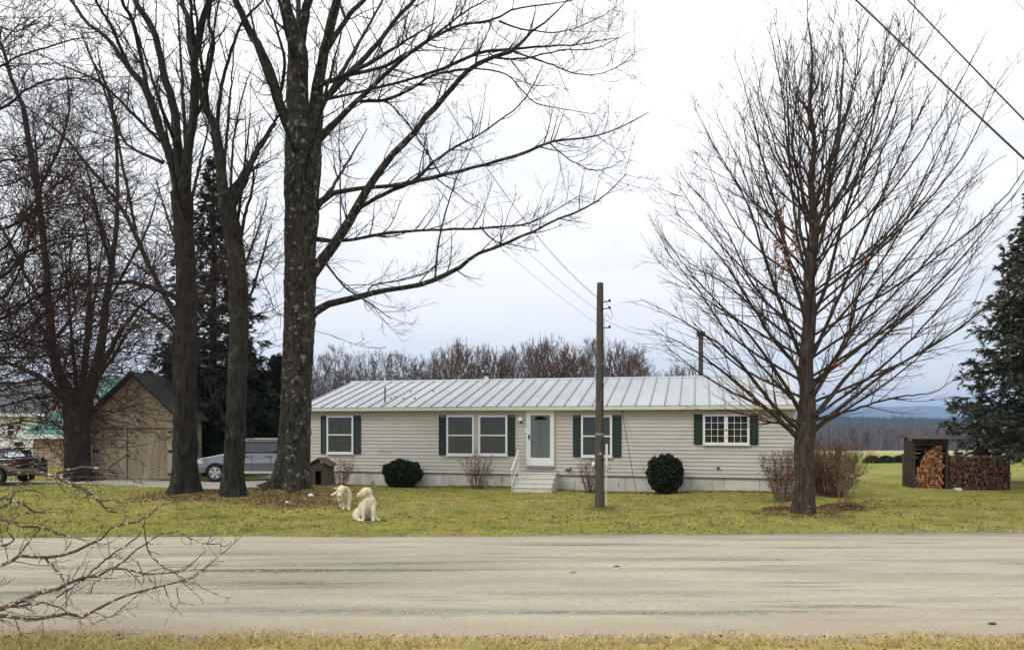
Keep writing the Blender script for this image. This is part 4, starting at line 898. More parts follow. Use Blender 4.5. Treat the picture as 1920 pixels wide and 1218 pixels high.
# the big maple
mapleL = [
 [(562,250,24),(560,157,21),(557,90,20),(548,40,12),(538,0,11),(530,-60,9),(515,-200,6),(500,-330,2)],
 [(560,100,14),(568,50,12),(578,0,11),(600,-90,9),(610,-220,6),(620,-340,2)],
 [(588,262,19),(597,160,14),(608,100,12),(625,30,12),(633,0,11),(660,-80,9),(690,-200,6),(705,-300,2)],
 [(612,95,8),(650,35,7),(690,-10,6),(740,-90,4),(790,-180,2)],
 [(548,250,15),(522,190,12),(500,120,12),(470,60,10),(445,10,9),(430,-40,8),(400,-130,6),(380,-240,2)],
 [(522,190,6),(534,120,5),(520,60,4),(500,0,3),(470,-60,2)],
 [(600,195,10),(650,142,8),(702,89,7),(734,47,6),(776,0,5),(830,-60,4),(880,-140,2)],
 [(648,142,6),(718,126,5),(755,105,5),(807,73,4),(860,31,3),(902,5,2.4),(960,-30,1.5)],
 [(604,188,5),(660,176,4),(713,163,4),(776,147,4),(839,126,5),(891,102,5),(965,92,4),(1033,86,3),(1100,81,2),(1160,70,1.3)],
 [(588,270,12),(639,220,8),(676,184,7),(713,150,6),(755,110,6),(807,73,5),(865,47,4),(928,37,3.5),(960,18,3),(1033,8,2),(1075,0,1.4)],
 [(674,190,5),(729,186,5),(776,163,4),(818,139,4),(886,126,4),(940,100,2)],
 [(568,532,17),(613,478,13),(645,430,12),(671,383,11),(702,336,10),(744,283,9),(786,236,8),(818,199,8),(849,163,7),(886,126,7),(923,108,6),(965,94,6),(991,63,4),(1028,37,3),(1065,0,2)],
 [(585,395,11),(618,365,8),(650,357,7),(692,351,6),(734,349,6),(781,339,6),(828,328,6),(876,318,5),(928,302,5),(986,286,5),(1033,265,4),(1091,260,3),(1138,249,2.5),(1190,226,2),(1217,210,1.3)],
 [(674,390,6),(723,362,6),(776,339,6),(818,299,4),(860,273,4),(891,257,3),(944,220,2.5),(986,184,2),(1018,121,1.3)],
 [(575,446,9),(620,451,6),(660,449,5),(723,438,5),(781,432,4),(849,430,4),(939,426,3.5),(986,420,3),(1033,399,2),(1086,367,1.3)],
 [(572,605,14),(603,575,10),(650,562,9),(692,551,8),(734,543,7),(781,535,7),(823,520,7),(876,493,6),(886,480,5),(944,457,5),(996,436,4),(1049,409,3.5),(1101,388,3),(1138,362,2),(1175,325,1.3)],
 [(600,478,4),(622,508,3.5),(650,541,3.2),(692,567,2.6),(734,599,1)],
 [(816,520,3.5),(826,436,3),(855,336,2),(876,294,1.6),(902,226,1)],
 [(639,425,2.4),(638,315,2.2),(637,241,1.7),(653,147,1)],
 [(688,550,3),(700,535,2.5),(750,525,2.5),(800,510,2),(830,490,1.2)],
 [(900,425,3),(930,452,2.2),(975,462,1.6),(1010,470,1)],
 [(828,330,3),(770,240,2.5),(730,195,2.5),(690,185,2)],
 [(960,96,3.5),(1030,120,2.5),(1090,140,2),(1150,130,1.5),(1200,90,1)],
 [(920,108,3.5),(980,110,3),(1050,95,2.4),(1120,90,1.7),(1180,60,1)],
 [(936,40,3.5),(980,55,2.6),(1050,60,2),(1110,40,1.6),(1160,10,1)],
 [(888,128,3),(950,140,2.4),(1000,190,2),(1060,205,1.5),(1120,215,1)],
 [(1030,268,2.6),(1070,300,2),(1120,320,1.6),(1170,300,1)],
]
def up_limbs(base_px, Y, tops, r0=.09, drift=6):
    """limbs of a crown that the frame cuts off: they leave the stem towards and away from the camera"""
    def f(rng):
        o = []
        for (px, py, ex, ey, dY) in tops:
            a = at(px, py, Y); b = at(ex, ey, Y + dY); m1 = a.lerp(b, .35) + Vector((0, 0, -.15)); m2 = a.lerp(b, .7) + Vector((0, 0, -.1))
            C = resample([(*a, r0), (*m1, r0 * .75), (*m2, r0 * .45), (*b, .012)], 26); o.append((C[:, :3], C[:, 3]))
        return o
    return f
mx_tops = [(566,330,640,60,-5.5),(560,380,520,120,5.5),(590,220,760,-80,5),(560,150,480,-200,-4),(600,120,700,-260,-4.5),(566,430,690,240,5),(560,60,560,-330,4),(600,160,820,40,-4),(562,300,470,60,-4.5)]
tree('bare_maple', 'biggest bare maple with long limbs reaching right over the house', 'tree',
     [(541,935,36),(546,905,31),(549,870,29),(553,800,27),(557,700,26),(561,630,27),(563,500,27),(566,368,30),(569,290,33),(571,235,30)], mapleL, 25.1, 'bark_lichen', 'twig',
     [LV(2.6,.10,46,(1.0,3.3),.55,.026,.009,10,.35,.085,4,.5), LV(3.6,.10,42,(.5,1.6),.6,.012,.0065,6,.30,.11,3,.45), LV(4.2,.12,40,(.3,.85),.7,.0078,.0050,4,.25,.13,3,.4)],
     flare=.42, ridge=.045, seed=3, spread=.35, trunk_sides=56, extra=up_limbs(None, 25.1, mx_tops), lobes=5)

# twin trunks left of it
BL = [
 [(345,360,15),(351,305,12),(361,229,11),(366,153,11),(366,102,10),(377,51,9),(387,15,8),(392,0,7),(410,-90,6),(425,-190,2)],
 [(342,370,16),(336,300,12),(326,204,11),(310,153,10),(300,102,9),(290,66,9),(265,20,8),(254,0,8),(235,-70,6),(220,-160,2)],
 [(338,380,15),(326,316,12),(305,255,11),(290,214,11),(275,168,10),(244,132,8),(204,76,6),(163,41,5),(132,0,4),(100,-50,2)],
 [(275,168,7),(265,112,6),(249,41,6),(229,0,5),(205,-80,2)],
 [(244,132,6),(209,51,5),(178,0,4),(150,-60,2)],
 [(305,305,6),(244,275,4),(224,244,4),(193,142,3),(183,92,1.5)],
 [(300,265,5),(224,188,4),(180,150,3),(110,120,2),(60,90,1)],
 [(340,570,10),(326,555,8),(285,540,7),(244,529,6),(204,534,5),(153,534,4),(100,520,1.5)],
 [(342,615,9),(285,509,7),(229,392,6),(173,321,5),(127,265,4),(92,234,3),(50,200,1.5)],
 [(254,430,5),(229,305,4),(214,224,4),(204,168,3),(168,102,2),(150,50,1)],
 [(361,229,6),(380,190,5),(388,120,4),(402,50,3),(415,-20,2)],
 [(350,640,6),(300,600,5),(250,570,4),(200,560,3),(150,575,1.5)],
]
b_tops = [(345,420,400,200,4),(342,400,300,180,-4),(350,300,330,-60,4.5),(335,280,250,40,-4),(348,500,290,330,4.5),(366,150,350,-150,-3.5)]
tree('bare_tree', 'bare forked tree in front of the right edge of the plywood garage', 'tree',
     [(345,941,24),(346,915,20.5),(347,860,19.5),(346,760,19.5),(347,680,19),(350,560,17.5),(345,440,16),(341,360,18)], BL, 23.5, 'bark_dark', 'twig',
     [LV(2.8,.12,40,(1.0,3.0),.55,.026,.009,9,.45,.08,4,.5), LV(3.3,.12,40,(.5,1.5),.6,.012,.0068,5,.35,.10,3,.45), LV(3.6,.15,40,(.3,.8),.7,.008,.0052,3,.3,.12,3,.4)],
     flare=.28, ridge=.04, seed=11, extra=up_limbs(None, 23.5, b_tops, .07), lobes=6)
CLm = [
 [(424,372,15),(418,351,13),(407,255,11),(387,204,10),(377,173,9),(356,81,8),(351,31,7),(341,0,7),(330,-90,5),(322,-200,2)],
 [(383,190,6),(392,132,6),(400,80,6),(392,40,5),(395,0,5),(400,-90,4),(405,-180,2)],
 [(434,400,11),(438,356,10),(458,326,8),(489,270,6),(519,224,4),(540,180,2)],
 [(438,430,9),(440,387,8),(463,331,7),(484,285,5),(519,229,3)],
 [(446,500,6),(458,407,5),(473,356,4),(478,316,3),(509,300,1.5)],
 [(407,255,6),(410,204,6),(422,132,5),(453,46,4),(489,5,3),(530,-50,1.5)],
 [(432,370,5),(438,265,3.4),(458,168,2.4),(473,127,1)],
 [(448,600,5),(475,540,4),(495,470,3),(510,420,1.5)],
 [(446,560,5),(420,500,4),(395,430,3),(385,370,1.5)],
 [(440,860,3),(425,800,2.5),(405,760,2),(380,740,1)],
]
c_tops = [(440,450,470,210,-4),(425,400,380,150,4),(448,520,500,380,4),(418,350,440,60,3.5),(390,200,350,-120,-3)]
tree('bare_tree', 'slimmer bare tree just left of the biggest maple', 'tree',
     [(437,946,21),(437,925,18.5),(438,880,17.5),(442,800,17),(446,700,16.5),(448,600,16),(444,484,15),(430,407,15),(426,368,15.5)], CLm, 22.7, 'bark_dark', 'twig',
     [LV(2.9,.12,40,(.9,2.6),.55,.024,.009,8,.45,.08,4,.5), LV(3.3,.12,40,(.45,1.4),.6,.012,.0066,5,.35,.10,3,.45), LV(3.6,.15,40,(.3,.7),.7,.008,.0052,3,.3,.12,3,.4)],
     flare=.16, ridge=.03, seed=17, extra=up_limbs(None, 22.7, c_tops, .06), lobes=4)
# old spreading tree by the garage
ALm = [
 [(138,770,17),(130,735,13),(110,700,12),(98,650,11),(90,560,10),(86,480,8),(81,458,8),(71,356,8),(56,280,8),(46,219,7),(31,168,6),(15,117,5),(0,76,4),(-30,0,2)],
 [(155,765,17),(168,730,15),(185,680,12),(195,610,10),(200,560,9),(209,499,8),(219,407,6),(219,305,5),(214,229,4),(183,137,3),(150,60,1.5)],
 [(150,755,10),(163,640,8),(168,540,6),(166,480,4),(158,400,2)],
 [(165,740,9),(215,640,7),(250,590,5),(300,540,2)],
 [(130,760,11),(80,710,8),(40,690,6),(-20,660,4),(-80,600,2)],
 [(92,580,6),(50,520,5),(10,440,4),(-30,380,2)],
 [(200,570,5),(250,480,4),(280,420,3),(300,350,1.5)],
 [(71,356,5),(110,280,4),(130,200,3),(120,120,1.5)],
 [(212,480,4),(180,400,3),(130,340,2.5),(90,320,1.5)],
 [(98,640,6),(140,580,4),(130,500,3),(140,420,1.5)],
]
a_tops = [(145,745,120,450,-5),(150,745,200,400,5),(140,750,30,500,4.5),(155,745,280,560,-4),(86,480,60,200,4),(209,499,160,300,-4)]
tree('bare_tree', 'old bare tree with low spreading fork left of the plywood garage', 'tree',
     [(146,905,23),(146,890,20.5),(145,850,19.5),(145,800,21),(147,752,25)], ALm, 30.2, 'bark_dark', 'twig',
     [LV(2.4,.12,46,(1.1,3.4),.55,.027,.011,9,.3,.09,4,.45), LV(3.0,.12,44,(.6,1.9),.6,.014,.0085,5,.25,.12,3,.45), LV(3.2,.15,44,(.35,1.0),.7,.0095,.0065,3,.25,.13,3,.4)],
     flare=.2, ridge=.05, seed=23, extra=up_limbs(None, 30.2, a_tops, .09), lobes=5)

# young maple on the right: many straight ascending limbs
ERt = [(1506,971,20),(1507,950,18),(1508,900,16.5),(1508,840,17.5),(1511,800,17),(1514,740,13.5),(1511,680,12),(1518,600,11),(1518,500,9.5),(1526,420,8),(1521,340,5.5),(1527,270,4),(1519,190,3),(1523,110,2),(1514,34,.9)]
YE = gy(971)
EL = [
 [(1524,425,8),(1548,380,6.5),(1556,320,5.5),(1574,240,4),(1578,150,2.6),(1592,60,1)],
 [(1518,500,8),(1500,430,6),(1497,360,5),(1478,290,4),(1470,200,3),(1455,110,2),(1440,50,1)],
 [(1519,470,7),(1552,400,6),(1590,330,5),(1612,250,4),(1650,170,2.6),(1690,80,1)],
 [(1508,830,11),(1470,795,9),(1420,750,7),(1360,700,5),(1300,655,3),(1225,620,1)],
 [(1506,812,9),(1450,760,7),(1395,690,6),(1340,640,4),(1260,590,2),(1200,560,1)],
 [(1508,790,9),(1480,735,7),(1430,660,6),(1380,600,4),(1300,545,2.4),(1232,490,1)],
 [(1512,820,10),(1545,790,8),(1600,745,7),(1660,700,5),(1740,650,3),(1830,600,1)],
 [(1512,800,10),(1560,740,8),(1610,680,6),(1680,610,5),(1760,540,3),(1850,450,1)],
 [(1514,760,9),(1550,700,7),(1600,620,6),(1660,530,5),(1740,430,3.4),(1830,330,2),(1890,290,1)],
 [(1511,745,8),(1495,690,7),(1440,620,6),(1390,540,5),(1340,470,3),(1268,400,1)],
 [(1515,700,8),(1490,640,7),(1460,560,6),(1430,470,5),(1400,380,3.4),(1350,290,2.4),(1300,200,1)],
 [(1516,680,9),(1545,620,7),(1580,540,6),(1620,440,5),(1670,330,4),(1720,220,3),(1770,130,1)],
 [(1518,640,8),(1500,560,7),(1475,480,6),(1455,390,5),(1430,300,4),(1410,210,2.5),(1375,100,1)],
 [(1519,600,8),(1548,540,7),(1570,450,6),(1600,350,5),(1630,250,4),(1650,150,2.5),(1665,50,1)],
 [(1521,540,7),(1500,470,6),(1490,400,5),(1480,310,4.5),(1478,220,3.4),(1470,120,2.2),(1450,30,1)],
 [(1522,500,7),(1545,430,6),(1556,350,6),(1575,260,5),(1600,160,3),(1610,50,1)],
 [(1524,440,7),(1510,380,6),(1490,300,5),(1487,240,4),(1500,150,2.4),(1513,50,1.5),(1515,0,1)],
 [(1526,400,6),(1548,330,6),(1565,270,5),(1580,170,3.4),(1580,60,1.5)],
 [(1512,790,7),(1590,770,5),(1680,745,4),(1750,735,2.4),(1800,700,1)],
 [(1504,800,6),(1440,790,4),(1370,770,3),(1310,770,1)],
 [(1520,560,6),(1600,500,5),(1680,430,4),(1760,330,2.5),(1810,200,1)],
 [(1517,660,6),(1440,600,5),(1370,540,3.5),(1290,490,2),(1225,430,1)],
 [(1516,720,7),(1590,670,5.5),(1670,600,4),(1770,500,2.5),(1860,410,1)],
]
def e_extra(rng):
    o = []; Cc = resample([(*at(p[0], p[1], YE), p[2]) for p in ERt], 120)
    for k in range(64):
        t = .17 + .68 * (k + .5) / 64; c = Cc[int(t * 119)]; az = k * 2.39996 + .4; rel = (t - .17) / .68
        H = Cc[-1][2]; el = math.radians(33 + 41 * rel + rng.uniform(-5, 5)); reach = (4.9 - 1.4 * abs(rel - .25)) * (1 - .55 * rel ** 2) * rng.uniform(.82, 1.08)
        ln = reach / math.cos(el) if rel < .6 else reach / math.cos(el) * .85; ln = min(ln, 6.3 - 1.6 * rel, (H - 1.0 - c[2]) / math.sin(el)) * (1 + .16 * math.cos(az))
        d = Vector((math.cos(az) * math.cos(el), math.sin(az) * math.cos(el), math.sin(el))); a = Vector(c[:3])
        flat = Vector((d.x, d.y, 0)).normalized()
        b = a + d * ln; m1 = a + d * ln * .33 + flat * .10 * ln + Vector((rng.normal(), rng.normal(), 0)) * .07; m2 = a + d * ln * .68 + flat * .07 * ln + Vector((rng.normal(), rng.normal(), 0)) * .10; r0 = .040 - .018 * rel
        C = resample([(*a, r0), (*m1, r0 * .72), (*m2, r0 * .42), (*b, .006)], 26); o.append((C[:, :3], C[:, 3]))
    return o
er, eb = tree('young_maple', 'bare young maple with a dense upswept crown at the right end of the house', 'tree', ERt, EL, YE, 'bark_young', 'twig_young',
     [LV(3.2,.10,27,(.9,2.5),.6,.017,.0072,9,.2,.05,3,.55), LV(2.7,.12,27,(.45,1.2),.6,.010,.0056,5,.2,.07,3,.5), LV(2.2,.15,30,(.2,.6),.7,.0065,.0044,3,.2,.08,3,.4)],
     flare=.10, ridge=.02, seed=29, spread=.28, extra=e_extra, lobes=5, thin=.36)
# dried leaves that stayed on
def leaves_mesh(name, pts, size, rng, flat=.0, asp=1.0):
    m = len(pts); D = unit(rng.normal(size=(m, 3))); D[:, 2] *= (1 - flat); D = unit(D); U = unit(np.cross(D, rng.normal(size=(m, 3))))
    s = size * rng.uniform(.6, 1.3, (m, 1)); a = pts - D * s; b = pts + U * s * .6 * asp; c = pts + D * s; d = pts - U * s * .6 * asp
    bend = unit(np.cross(D, U)) * s * .25; b = b + bend; d = d + bend
    V = np.stack([a, b, c, d], 1).reshape(-1, 3); i = np.arange(m)[:, None] * 4; T = np.concatenate([i + np.array([0, 1, 2]), i + np.array([0, 2, 3])])
    return mesh_np(name, V, [T], smooth=False)
rng = np.random.default_rng(41)
allp = np.concatenate([b[0].reshape(-1, 3) for b in eb[:2]]); px_ = 960 + F * allp[:, 0] / allp[:, 1]; py_ = HOR - F * (allp[:, 2] - EYE) / allp[:, 1]
wgt = sum(a * np.exp(-(((px_ - cx) / sx2) ** 2 + ((py_ - cy) / sy2) ** 2)) for cx, cy, sx2, sy2, a in ((1470, 455, 22, 50, 1), (1590, 490, 22, 22, .6), (1480, 500, 18, 18, .8), (1410, 745, 30, 22, .5), (1560, 720, 60, 60, .12), (1440, 800, 60, 30, .25), (1590, 560, 60, 80, .05)))
sel = rng.random(len(allp)) < wgt * .55
o = link('dried_leaves', leaves_mesh('dried_leaves', allp[sel] + rng.normal(size=(sel.sum(), 3)) * .04, .055, rng), er, mat=M['dried'], world=True); o['kind'] = 'stuff'

# near trees whose branches reach in from the left
T0Y = 7.6
nearL = [c7((0,960,6),(70,935,6),(200,880,5),(300,845,5),(420,810,4),(540,770,4),(640,735,3),(740,715,3),(860,740,2.6),(980,750,2.4),(1080,735,2),(1180,705,1.6),(1230,650,1.2),(1280,600,.9)),
 c7((0,1010,5),(200,1030,4),(330,1010,4),(430,990,4),(510,1010,4),(560,990,3.6),(680,920,3),(770,890,3),(860,850,2.6),(1000,820,2),(1140,795,2),(1230,740,1.7),(1330,670,1.5),(1420,590,1.2),(1500,510,.9)),
 c7((0,695,4.6),(60,665,4.6),(120,640,4),(280,650,4),(340,640,4),(430,620,3.8),(520,580,3.5),(600,545,3),(680,475,2.5),(770,440,2.4),(830,430,2),(900,400,2),(1000,320,1.6),(1100,300,1.5),(1170,290,1)),
 c7((280,650,3),(340,710,2.6),(390,780,2),(410,850,1.6),(410,960,1)), c7((510,790,3),(580,720,2.5),(650,660,2.4),(750,590,2.1),(860,510,1.7),(900,410,1.2)),
 c7((700,720,2.6),(800,640,2.4),(900,560,2.2),(1000,500,2),(1100,490,2),(1200,530,1.6),(1290,560,1.4),(1400,570,1.2),(1440,540,.9)),
 c7((890,420,2),(910,540,2),(930,620,2),(990,690,2),(1070,730,1.7),(1140,790,1.4),(1200,850,1.1),(1260,920,.8)),
 c7((-60,70,6),(100,100,6),(200,120,6),(340,130,5),(430,180,5),(510,210,4.4),(590,270,4),(680,360,2.6),(740,375,1.5)),
 c7((340,130,4),(430,95,3),(550,85,2.6),(680,90,2.5),(760,30,2.2),(850,40,1.6),(920,80,1)), c7((0,410,3.6),(130,440,3.5),(280,470,3),(420,500,2.5),(520,540,1.5)),
 c7((-20,270,3.2),(100,300,3),(200,350,2.5),(350,370,1.5)), c7((120,630,2.6),(200,520,2),(300,410,1)), c7((0,950,3.4),(150,940,3),(300,930,2.5),(420,980,1.6)),
 c7((1020,820,1.7),(1060,930,1.4),(1130,990,.8)), c7((1100,830,1.6),(1110,910,1.3),(1200,940,.8)), c7((850,670,1.6),(890,760,1.3),(880,830,.8)),
 c7((330,910,2.4),(400,860,2),(500,790,1.6)), c7((560,870,1.6),(600,790,1.3),(700,780,.8)), c7((1120,800,1.5),(1200,800,1.2),(1290,850,.8)), c7((900,840,1.6),(700,1000,1.4),(600,1040,1)),
 c7((0,340,3),(80,260,2.5),(200,220,2),(300,280,1.2)), c7((60,560,3),(40,450,2.5),(120,380,2),(260,360,1.2)),
]
def reach_in(l, tx, ty, Y, rng, rs=1.0, dY=None):
    """extend a limb traced at the frame's edge back to its trunk, and give it depth"""
    dY = rng.uniform(-1.0, 1.0) if dY is None else dY; k = len(l); edge_ = l[0][0] < 25; o = []
    if edge_: o.append((tx, ty if ty else l[0][1] + 60, l[0][2] * 1.9 * rs, 0)); o.append(((tx + l[0][0]) / 2, l[0][1] + 12, l[0][2] * 1.4 * rs, dY * .25))
    for i, q in enumerate(l): o.append((q[0], q[1], q[2] * rs, dY * (.45 + .25 * i / k)))
    return o
rng = np.random.default_rng(51)
near2 = []
for i, l in enumerate(nearL): near2.append(reach_in(l, -265, None, T0Y, rng, .92, dY=.8 * math.sin(i * .0) ))
tree('near_bare_tree', 'near bare tree whose pale lichened branches reach over the road from the lower left', 'tree',
     [(-265,1330,34),(-268,1250,30),(-262,1150,27),(-268,1000,24),(-262,850,18),(-272,700,13),(-258,520,7),(-266,330,1.5)], near2, T0Y, 'twig_grey', 'twig_grey',
     [LV(5.2,.18,48,(.22,.8),.55,.0060,.0032,8,.0,.16,4,.4), LV(10,.12,50,(.10,.40),.6,.0046,.0029,5,.05,.18,3,.4), LV(7,.2,48,(.05,.16),.7,.0030,.0022,3,.0,.18,3,.4)],
     flare=.05, ridge=.01, seed=53, lobes=4, trunk_sides=20, thin=.72)
redL = [
 [(0,205,6),(50,168,5),(97,150,4),(183,148,2.4),(240,142,1)], [(0,127,5),(25,109,4),(92,87,4),(153,71,3),(173,71,2),(260,60,1)], [(0,430,6),(60,400,5),(120,385,4),(190,380,3),(250,400,1)],
 [(0,520,7),(50,470,6),(100,450,5),(160,440,3),(220,425,1)], [(0,600,7),(60,560,6),(120,540,5),(180,545,3),(260,560,1.2)], [(0,682,6),(36,679,5),(60,662,4.4),(100,690,3.4),(118,712,2),(122,740,1)],
 [(0,672,5),(60,668,4),(125,662,4),(171,669,3.4),(210,643,3),(279,648,2.6),(328,643,2.2),(388,639,1.4)], [(125,662,3.4),(230,659,3),(279,664,3),(355,669,2.5),(414,671,2),(470,662,1)],
 [(0,761,4.6),(66,745,4),(125,748,3.6),(177,767,3),(217,771,2.5),(235,762,1.5)], [(0,640,6),(50,620,5),(90,580,4),(140,520,3),(170,450,1.4)], [(0,560,6),(40,500,5),(60,430,4),(75,350,3),(90,290,1.2)],
 [(0,470,5),(40,420,4),(90,360,3),(110,300,1.4)], [(0,720,5),(60,715,4),(130,700,3),(200,690,2),(250,700,1)], [(0,350,4),(60,330,3.4),(130,335,2.6),(200,360,1.2)], [(0,300,5),(40,300,4),(80,270,3),(100,220,1.4)],
 [(0,800,4),(50,790,3.4),(110,800,2.6),(170,820,1.3)], [(0,620,5),(70,640,4),(140,620,3),(220,600,2),(270,600,1)], [(0,50,4),(30,60,3),(80,30,2),(120,-10,1)],
]
red2 = [reach_in(l, -190, l[0][1] + 140, 9.6, rng, .82, dY=rng.uniform(-1.6, 1.6)) for l in redL]
for l in redL[2:]:
    for q_ in range(2):
        jx, jy = rng.uniform(-10, 50), rng.uniform(-55, 45); sl = rng.uniform(-.35, .25)
        l2 = [(0, l[0][1] + jy, l[0][2] * .6)] + [(max(p[0], 5) * rng.uniform(.9, 1.2) + jx * i / len(l), p[1] + jy + sl * p[0] + rng.uniform(-12, 12), p[2] * .7) for i, p in enumerate(l[1:], 1)]
        red2.append(reach_in(l2, -190, l2[0][1] + 140, 9.6, rng, .7, dY=rng.uniform(-2.2, 2.2)))
tree('crab_apple_tree', 'near bare tree with dense reddish twigs filling the left edge above the road', 'tree',
     [(-190,1160,30),(-192,1050,28),(-186,900,26),(-192,760,22),(-188,600,18),(-196,450,12),(-184,300,7),(-192,120,1.5)], red2, 9.6, 'bark_dark', 'twig_red',
     [LV(7.0,.30,46,(.45,1.6),.55,.0095,.0050,9,.12,.13,3,.25), LV(10.0,.06,46,(.18,.75),.6,.0058,.0040,5,.1,.16,3,.3), LV(6,.15,46,(.08,.32),.7,.0044,.0032,3,.05,.18,3,.3)],
     flare=.05, ridge=.015, seed=57, lobes=4, trunk_sides=20, thin=.42)

# ---------------------------------------------------------------- spruces
def spruce(name, label, px, py_base, py_top, Y, reach, zlow, matk, seed, dens=1.0, group=None, droop=.28, spray=.16):
    rng = np.random.default_rng(seed); x = (px - 960) / F * Y; H = EYE + (HOR - py_top) / F * Y; g = gz(x, Y)
    root = empty(name, (x, Y, g), label=label, cat='tree', group=group)
    me = trunk_mesh('trunk', [(x, Y, g - .1, .05 + reach * .055), (x, Y, g + H * .3, reach * .045), (x, Y, H * .7, reach * .025), (x, Y, H, .015)], 30, 12, .05, .01, 4, seed); link('trunk', me, root, mat=M['bark_dark'], world=True)
    nb_ = int(H * 17 * dens); S = []; D = []; Ln = []
    for k in range(nb_):
        t = (k + rng.random()) / nb_; z = zlow + (H - zlow) * t; rad_ = reach * (1 - t) ** .82 * rng.uniform(.72, 1.12) + .12
        az = k * 2.39996 + rng.normal() * .3; S.append((x, Y, z)); D.append((math.cos(az), math.sin(az), .22 + .5 * t)); Ln.append(rad_)
    S = np.array(S); D = unit(np.array(D)); Ln = np.array(Ln); n = 9
    t = np.linspace(0, 1, n)[None, :, None]; P_ = S[:, None] + D[:, None] * Ln[:, None, None] * t
    P_[:, :, 2] -= (droop * 1.6 * Ln[:, None] * t[..., 0] ** 1.5 * (1 - .35 * t[..., 0] ** 2))
    r_ = (.010 + .007 * Ln)[:, None] * (1 - .8 * t[0, :, 0]); V, Q = tubes(P_, r_, 5)
    o = link('boughs', mesh_np('boughs', V, [Q]), root, mat=M['bark_dark'], world=True); o['kind'] = 'stuff'
    # side sprays, hanging a little, then needle blades on boughs and sprays
    B1, r1 = spawn(P_, r_, 8.5 * dens, .15, 62, (.25, .75), .5, .008, .004, 6, -.5, .06, rng, shrink=.35)
    segs = [np.stack([B1[:, :-1].reshape(-1, 3), B1[:, 1:].reshape(-1, 3)], 1), np.stack([P_[:, 2:-1].reshape(-1, 3), P_[:, 3:].reshape(-1, 3)], 1)]
    sg = np.concatenate(segs); V, Q = tubes(B1, r1, 3)
    m = len(sg); k = 5; rep = np.repeat(np.arange(m), k); u = rng.random((len(rep), 1)); base = sg[rep, 0] * (1 - u) + sg[rep, 1] * u; T = unit(sg[rep, 1] - sg[rep, 0])
    sd_ = unit(np.cross(T, np.array([0, 0, 1.0]))) * np.where(rng.random((len(rep), 1)) < .5, -1, 1) + rng.normal(size=(len(rep), 3)) * .35; sd_[:, 2] -= .35
    dd = unit(T * .75 + unit(sd_)); wv = unit(np.cross(dd, unit(rng.normal(size=dd.shape)))); L_ = spray * rng.uniform(.6, 1.25, (len(rep), 1)); w_ = .018 + .012 * rng.random((len(rep), 1))
    a = base - wv * w_; b = base + wv * w_; c = base + dd * L_; VV = np.stack([a, b, c], 1).reshape(-1, 3); TT = np.arange(len(VV)).reshape(-1, 3)
    o = link('needles', mesh_np('needles', VV, [TT], smooth=False), root, mat=M[matk], world=True); o['kind'] = 'stuff'
    return len(TT)
ntri = spruce('spruce_tree', 'big green spruce at the right edge standing behind the firewood', 1968, 920, 300, 29.2, 4.2, 1.35, 'needles', 61, 1.35, spray=.19)
ntri += spruce('spruce_tree', 'tall dark spruce rising behind the forked bare tree on the left', 400, 905, 292, 36, 4.0, 1.0, 'needles_dark', 67, .98, spray=.22, droop=.36)
ntri += spruce('spruce_tree', 'low dark spruce behind the silver suv', 455, 905, 640, 37, 2.6, .3, 'needles_dark', 71, 1.7, spray=.26)
ntri += spruce('spruce_tree', 'low dark spruce between the silver suv and the house', 520, 905, 668, 38.5, 2.4, .3, 'needles_dark', 73, 1.7, spray=.26)
ntri += spruce('spruce_tree', 'lowest dark spruce right behind the hood of the silver suv', 398, 905, 690, 36.5, 2.2, .2, 'needles_dark', 77, 1.9, spray=.26)
ntri += spruce('spruce_tree', 'dark spruce showing over the right slope of the garage roof', 345, 905, 610, 39, 2.6, .3, 'needles_dark', 79, 1.5, spray=.26)
print('spruce tris', ntri)

# ---------------------------------------------------------------- clipped evergreens and bare shrubs
def yew(name, label, px, py_base, wpx, hpx, seed, top=0.85):
    Y = L0.y + sx_(px) * uy - .75; s_ = Y / F; x = (px - 960) * s_; w, h = wpx * s_ / 2, hpx * s_; rng = np.random.default_rng(seed); g = gz(x, Y)
    root = empty(name, (x, Y, g), label=label, cat='bush')
    n = 15000; u = rng.random((n, 3)) * 2 - 1; p_ = 3.0; d = (np.abs(u) ** p_).sum(1) ** (1 / p_); u = u / d[:, None]; u *= (1 - .22 * rng.random((n, 1)) ** 1.5)
    lump = 1 + .09 * np.sin(u[:, 0] * 5 + seed) * np.sin(u[:, 2] * 6 + seed) + .06 * np.sin(u[:, 1] * 9) + .05 * np.sin(u[:, 0] * 13 + u[:, 2] * 11); u *= lump[:, None]; u *= 1 + .13 * (rng.random((n, 1)) < .05) * rng.random((n, 1))
    nar = np.where(u[:, 2] < 0, 1 - .38 * (-u[:, 2]) ** 1.5, 1 - .10 * u[:, 2] ** 2); P_ = np.stack([x + u[:, 0] * w * nar, Y + u[:, 1] * w * .8 * nar, g + h * .52 + u[:, 2] * h * .5], 1)
    P_[:, 2] = np.maximum(P_[:, 2], g + .03)
    o = link('foliage', leaves_mesh('foliage', P_, .038, rng), root, mat=M['yew'], world=True); o['kind'] = 'stuff'
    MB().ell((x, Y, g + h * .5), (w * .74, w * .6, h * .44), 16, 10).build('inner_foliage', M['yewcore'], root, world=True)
    for k in range(4): MB().cyl((x + (k - 1.5) * .07, Y, g - .05), (x + (k - 1.5) * .16, Y, g + .4), .03, n=6).build('stem', M['bark_dark'], root, world=True)
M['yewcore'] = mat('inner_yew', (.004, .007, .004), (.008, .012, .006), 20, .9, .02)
yew('clipped_bush', 'dark clipped evergreen bush under the siding between the first and second windows', 755, 912, 70, 50, 81)
yew('clipped_bush', 'tall round clipped evergreen bush near the slanting cable', 1247, 924, 64, 70, 83)
